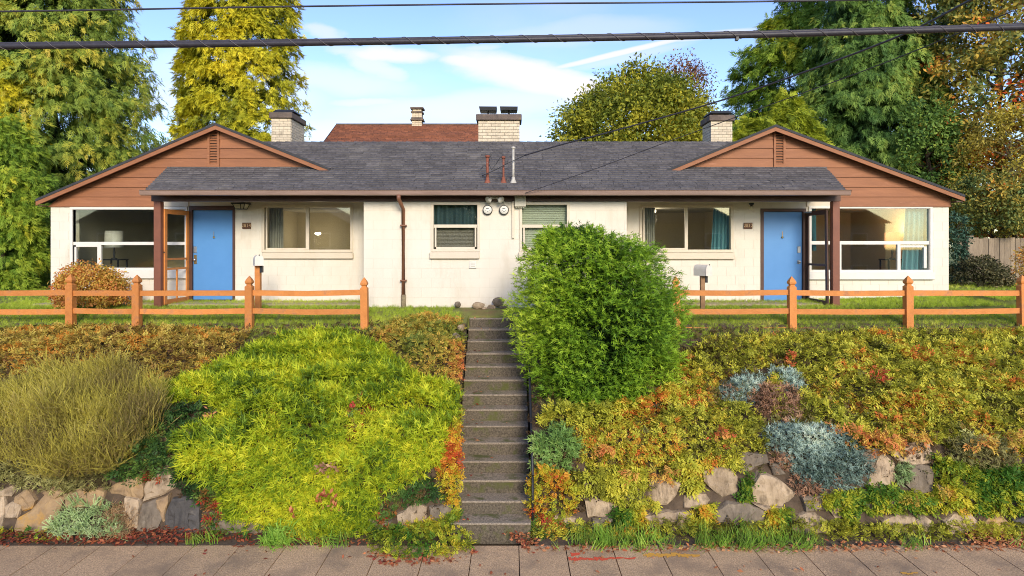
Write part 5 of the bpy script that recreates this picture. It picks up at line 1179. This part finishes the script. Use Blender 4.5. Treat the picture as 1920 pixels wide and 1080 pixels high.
def conifer(name, label, rows, D, mat, nb, ns, size, droop=.35, tmpl=T_SPRAY, r=.22, tone0=.0, tip=.5, flat=.25, group='trees behind the house', jit=.16, tone_c=.45, depth=.45, lumps=0.0, lean=None, rag=(.80, 1.10)):
    t, zb = rootthing(name, label, 'tree', rows, D, group); trunk(t, rows, D, zb, r, limbs=8)
    cc, ww, py, ph = pick_rows(rows, nb); nb = len(cc); Dv = np.interp(py, *lean) if lean else np.full(nb, D); R = ww * Dv / F * rng.uniform(*rag, nb); x0 = X(cc, Dv); z0 = Z(py, Dv)
    if lumps: R = R * (1 - lumps + 2 * lumps * vnoise(np.stack([np.cos(ph) * 1.5, np.sin(ph) * 1.5, z0], -1), 1.15, 4)) + (rng.random(nb) < .06) * .10
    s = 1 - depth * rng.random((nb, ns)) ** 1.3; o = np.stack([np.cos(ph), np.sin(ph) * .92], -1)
    lat = rng.normal(size=(nb, ns)) * jit * (1.3 - s) * 3.0 * (.4 + .6 * np.minimum(R, 2)[:, None] / 2); vert = rng.normal(size=(nb, ns)) * jit * .7
    P = np.stack([x0[:, None] + o[:, None, 0] * R[:, None] * s - o[:, None, 1] * lat, Dv[:, None] + o[:, None, 1] * R[:, None] * s + o[:, None, 0] * lat, z0[:, None] + vert - droop * R[:, None] * .35 * s ** 2 + .1 * R[:, None]], -1).reshape(-1, 3)
    bt = np.repeat(rng.random(nb), ns); n = len(P)
    od = np.repeat(np.concatenate([o, np.zeros((nb, 1))], 1), ns, 0)
    a = nrmz(od * .8 + np.array([0, 0, -droop * 1.1]) + rng.normal(size=(n, 3)) * .42); nn = nrmz(UP * (1 - flat) + od * (flat + .3) + rng.normal(size=(n, 3)) * .3)
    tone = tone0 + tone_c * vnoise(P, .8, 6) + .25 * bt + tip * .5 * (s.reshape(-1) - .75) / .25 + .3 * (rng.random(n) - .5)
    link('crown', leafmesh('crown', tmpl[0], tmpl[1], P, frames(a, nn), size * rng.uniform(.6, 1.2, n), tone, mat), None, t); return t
def broadleaf(name, label, rows, D, mat, nc, nl, cr, leaf, cat='tree', r=.14, tmpl=T_LEAF, tone0=0., group='trees behind the house', limbs=14, barkm=None, tone_c=.5, shell=.5, zclump=.8, top=.85):
    t, zb = rootthing(name, label, cat, rows, D, group); trunk(t, rows, D, zb, r, barkm or m_bark, limbs, top)
    cc, ww, py, ph = pick_rows(rows, nc); nc = len(cc); R = ww * D / F; q = 1 - shell * rng.random(nc) ** 1.5
    C = np.stack([X(cc, D) + np.cos(ph) * R * q, D + np.sin(ph) * R * q, Z(py, D) + rng.normal(size=nc) * cr * .3], -1)
    v = nrmz(rng.normal(size=(nc, nl, 3))); rad = cr * rng.uniform(.5, 1.3, (nc, 1, 1)) * rng.random((nc, nl, 1)) ** .45
    P = (C[:, None] + v * rad * np.array([1, 1, zclump])).reshape(-1, 3); v = v.reshape(-1, 3); n = len(P)
    a = nrmz(v * .6 + rng.normal(size=(n, 3)) * .7 + np.array([0, -.2, -.25])); nn = nrmz(v + UP * .5 + rng.normal(size=(n, 3)) * .4)
    tone = tone0 + tone_c * vnoise(P, 1.0, 8) + .3 * np.repeat(rng.random(nc), nl) + .35 * (rng.random(n) - .4)
    link('crown', leafmesh('crown', tmpl[0], tmpl[1], P, frames(a, nn), leaf * rng.uniform(.6, 1.25, n), tone, mat), None, t); return t

# the tall green juniper beside the stairs
JR = [(436, 1045, 1105), (455, 1005, 1160), (480, 985, 1222), (510, 968, 1242), (550, 964, 1258), (600, 966, 1274), (645, 972, 1276), (690, 986, 1268), (735, 1000, 1248), (780, 1008, 1222), (820, 1014, 1185), (850, 1030, 1140)]
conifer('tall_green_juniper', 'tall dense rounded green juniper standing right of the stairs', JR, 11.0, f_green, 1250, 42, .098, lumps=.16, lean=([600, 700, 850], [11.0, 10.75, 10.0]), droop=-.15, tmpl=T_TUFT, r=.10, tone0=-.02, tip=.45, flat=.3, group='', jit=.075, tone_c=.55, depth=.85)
broadleaf('orange_shrub', 'orange autumn shrub in front of the left wing window', [(500, 150, 200), (515, 125, 225), (540, 115, 238), (566, 118, 238)], 13.3, f_orange, 220, 64, .15, .06, 'shrub', .03, group='', tone0=.28, limbs=24)

f_cedarL = foliage('green_gold_cedar', [(0, (.024, .050, .014)), (.3, (.085, .145, .025)), (.6, (.21, .26, .038)), (.86, (.38, .33, .04)), (1, (.42, .31, .08))], .25)
f_gold = foliage('golden_cypress', [(0, (.022, .045, .010)), (.28, (.115, .145, .015)), (.58, (.32, .31, .018)), (1, (.62, .47, .025))], .25)
f_hedge = foliage('bright_green_conifer', [(0, (.026, .060, .010)), (.35, (.11, .19, .020)), (.7, (.25, .32, .03)), (1, (.48, .40, .03))], .25)
f_cedarR = foliage('deep_green_cedar', [(0, (.016, .040, .014)), (.35, (.055, .115, .025)), (.7, (.14, .22, .04)), (1, (.32, .32, .05))], .25)
f_decid = foliage('yellow_green_maple', [(0, (.03, .055, .012)), (.35, (.12, .15, .018)), (.65, (.27, .26, .025)), (.88, (.40, .34, .03)), (1, (.32, .14, .03))], .3)
f_red = foliage('reddish_twig_leaves', [(0, (.06, .03, .02)), (.5, (.17, .075, .035)), (1, (.32, .18, .05))], .25)
f_holly = foliage('berry_tree_leaves', [(0, (.02, .05, .022)), (.35, (.08, .12, .035)), (.6, (.24, .22, .045)), (.82, (.45, .30, .045)), (.93, (.55, .19, .03)), (1, (.50, .07, .025))], .25)
f_lime = foliage('lime_foliage', [(0, (.06, .10, .012)), (.5, (.24, .28, .02)), (1, (.42, .42, .03))], .3)
f_brownleaf = foliage('yellow_brown_leaves', [(0, (.07, .06, .02)), (.4, (.20, .16, .035)), (.75, (.38, .31, .04)), (1, (.46, .33, .03))], .3)

conifer('green_cedar', 'huge green cedar with golden tips filling the upper left', [(-330, 60, 130), (-150, 0, 190), (0, -50, 248), (100, -70, 278), (200, -90, 300), (300, -100, 308), (400, -100, 312), (560, -100, 312)], 22.5, f_cedarL, 1000, 46, .33, rag=(.82, 1.05), jit=.20, depth=.65, droop=.5, r=.4, tone0=.02)
conifer('golden_cypress', 'tall golden-yellow cypress behind the left gable and chimney', [(-330, 435, 470), (-150, 390, 515), (0, 358, 552), (100, 345, 562), (200, 338, 570), (280, 340, 576), (420, 340, 570)], 21.0, f_gold, 620, 48, .27, rag=(.88, 1.06), jit=.13, droop=.35, r=.3, tone0=.10)
conifer('golden_cedar', 'orange-gold cedar at the left edge of the view', [(85, -10, 25), (130, -50, 48), (200, -70, 68), (290, -70, 78), (360, -60, 70), (420, -50, 60)], 20.0, f_gold, 220, 44, .26, droop=.45, r=.2, tone0=.12)
conifer('green_conifer', 'bright green conifer left of the left wing wall', [(215, -40, 25), (270, -60, 66), (340, -80, 92), (440, -90, 90), (545, -100, 92)], 17.5, f_hedge, 330, 44, .22, droop=.4, r=.15, tone0=.0)
broadleaf('yellow_green_maple', 'rounded yellow-green deciduous tree behind the main roof', [(140, 1180, 1230), (165, 1130, 1280), (190, 1095, 1310), (215, 1062, 1320), (240, 1042, 1325), (265, 1032, 1330), (330, 1040, 1330)], 27, f_decid, 620, 72, .60, .17, r=.28, tone0=.05)
broadleaf('red_twig_tree', 'reddish bare-twigged tree top rising behind the yellow-green tree', [(120, 1245, 1290), (150, 1205, 1328), (190, 1190, 1338), (240, 1190, 1338), (300, 1200, 1330)], 30, f_red, 190, 40, .5, .13, r=.22, tone0=.05, limbs=40, zclump=1.4)
conifer('green_fir', 'green conifer with golden tips left of the right-hand cedar', [(-120, 1520, 1580), (0, 1465, 1620), (60, 1428, 1640), (100, 1395, 1650), (150, 1370, 1650), (230, 1362, 1650), (330, 1362, 1650)], 26, f_hedge, 430, 46, .35, droop=.35, r=.3, tone0=-.06)
conifer('drooping_cedar', 'deep green drooping cedar behind the right gable', [(-200, 1590, 1650), (-80, 1560, 1690), (0, 1540, 1715), (100, 1520, 1740), (200, 1505, 1760), (300, 1500, 1770), (420, 1500, 1770)], 22.0, f_cedarR, 500, 50, .33, droop=.65, r=.3, tone0=.05)
conifer('lime_conifer', 'small lime-yellow conifer above the right gable slope', [(185, 1465, 1485), (215, 1440, 1508), (250, 1405, 1530), (300, 1385, 1540)], 20.0, f_lime, 130, 34, .26, droop=.1, r=.1, tone0=.0)
conifer('lime_conifer', 'small lime-yellow conifer beside the right chimney', [(228, 1395, 1410), (250, 1378, 1430), (300, 1360, 1445)], 20.6, f_lime, 70, 30, .24, droop=.1, r=.1, tone0=.05)
broadleaf('berry_tree', 'tall tree speckled with orange and red leaves in the upper right corner', [(-90, 1800, 1960), (-20, 1745, 2010), (60, 1715, 2040), (150, 1695, 2050), (250, 1690, 2050), (340, 1705, 2050), (450, 1730, 2050)], 20.8, f_holly, 1000, 70, .42, .16, r=.24, tone0=.10, tone_c=.75)
broadleaf('dark_holly', 'dark green holly rising behind the right wing roof', [(200, 1690, 1760), (260, 1675, 1790), (320, 1680, 1810), (420, 1700, 1820)], 19.6, f_cedarR, 170, 60, .36, .12, r=.12, tone0=.0)
broadleaf('small_yellow_tree', 'thin yellow-brown small-leaved tree with mossy branches at the right edge', [(205, 1850, 1930), (250, 1810, 1980), (320, 1785, 2000), (390, 1785, 2000), (430, 1800, 2000)], 18.3, f_brownleaf, 300, 55, .36, .095, r=.10, limbs=46, barkm=m_greybark, tone0=.1)
broadleaf('mottled_shrub', 'green and orange mottled shrub hanging over the grey board fence', [(330, 1800, 1880), (360, 1784, 1935), (400, 1784, 1945), (432, 1795, 1930)], 17.6, f_holly, 150, 55, .26, .10, 'shrub', .06, tone0=.05, group='shrubs by the board fence')
broadleaf('dark_shrub', 'dark rounded shrub at the foot of the grey board fence', [(482, 1800, 1840), (500, 1788, 1872), (525, 1786, 1880), (542, 1788, 1878)], 15.8, foliage('brownish_dark_leaves', [(0, (.025, .03, .015)), (.5, (.08, .075, .03)), (1, (.22, .16, .07))], .2), 90, 55, .17, .075, 'shrub', .04, group='shrubs by the board fence')
broadleaf('blue_green_shrub', 'blue-green shrub between the right wing wall and the board fence', [(405, 1782, 1805), (440, 1780, 1812), (500, 1780, 1812), (530, 1782, 1805)], 16.3, foliage('bluegreen_leaves', [(0, (.02, .05, .035)), (.6, (.07, .13, .08)), (1, (.18, .24, .10))], .2), 45, 50, .16, .08, 'shrub', .03, group='shrubs by the board fence')
broadleaf('red_leaf_shrub', 'small red-orange shrub at the right edge by the board fence', [(455, 1915, 1940), (480, 1905, 1960), (520, 1905, 1960), (545, 1910, 1960)], 15.5, f_orange, 40, 45, .15, .07, 'shrub', .03, tone0=.3, group='shrubs by the board fence')

# small trees across the street (seen as reflections in the windows)
def copy_tree(src, loc, sc, label):
    r = src.copy(); COL.objects.link(r); r.location = loc; r.scale = (sc, sc, sc); r['label'] = label; r['group'] = 'trees across the street'
    for ch in src.children: c = ch.copy(); COL.objects.link(c); c.parent = r; c.matrix_parent_inverse = ch.matrix_parent_inverse.copy()
for nm, x, y, sc, lab in (('yellow_green_maple', -3.4, -15.5, .95, 'small yellow-green tree across the street, reflected in the middle window'), ('berry_tree', -20.5, -15.5, .6, 'orange-leaved tree across the street, reflected in the left wing window'), ('golden_cypress', -10.2, -15.5, .42, 'small golden cypress across the street, left of the middle'), ('green_cedar', 19.5, -15.5, .4, 'small green cedar across the street, reflected in the right wing window')):
    copy_tree(bpy.data.objects[nm], (x, y, -.25), sc, lab)
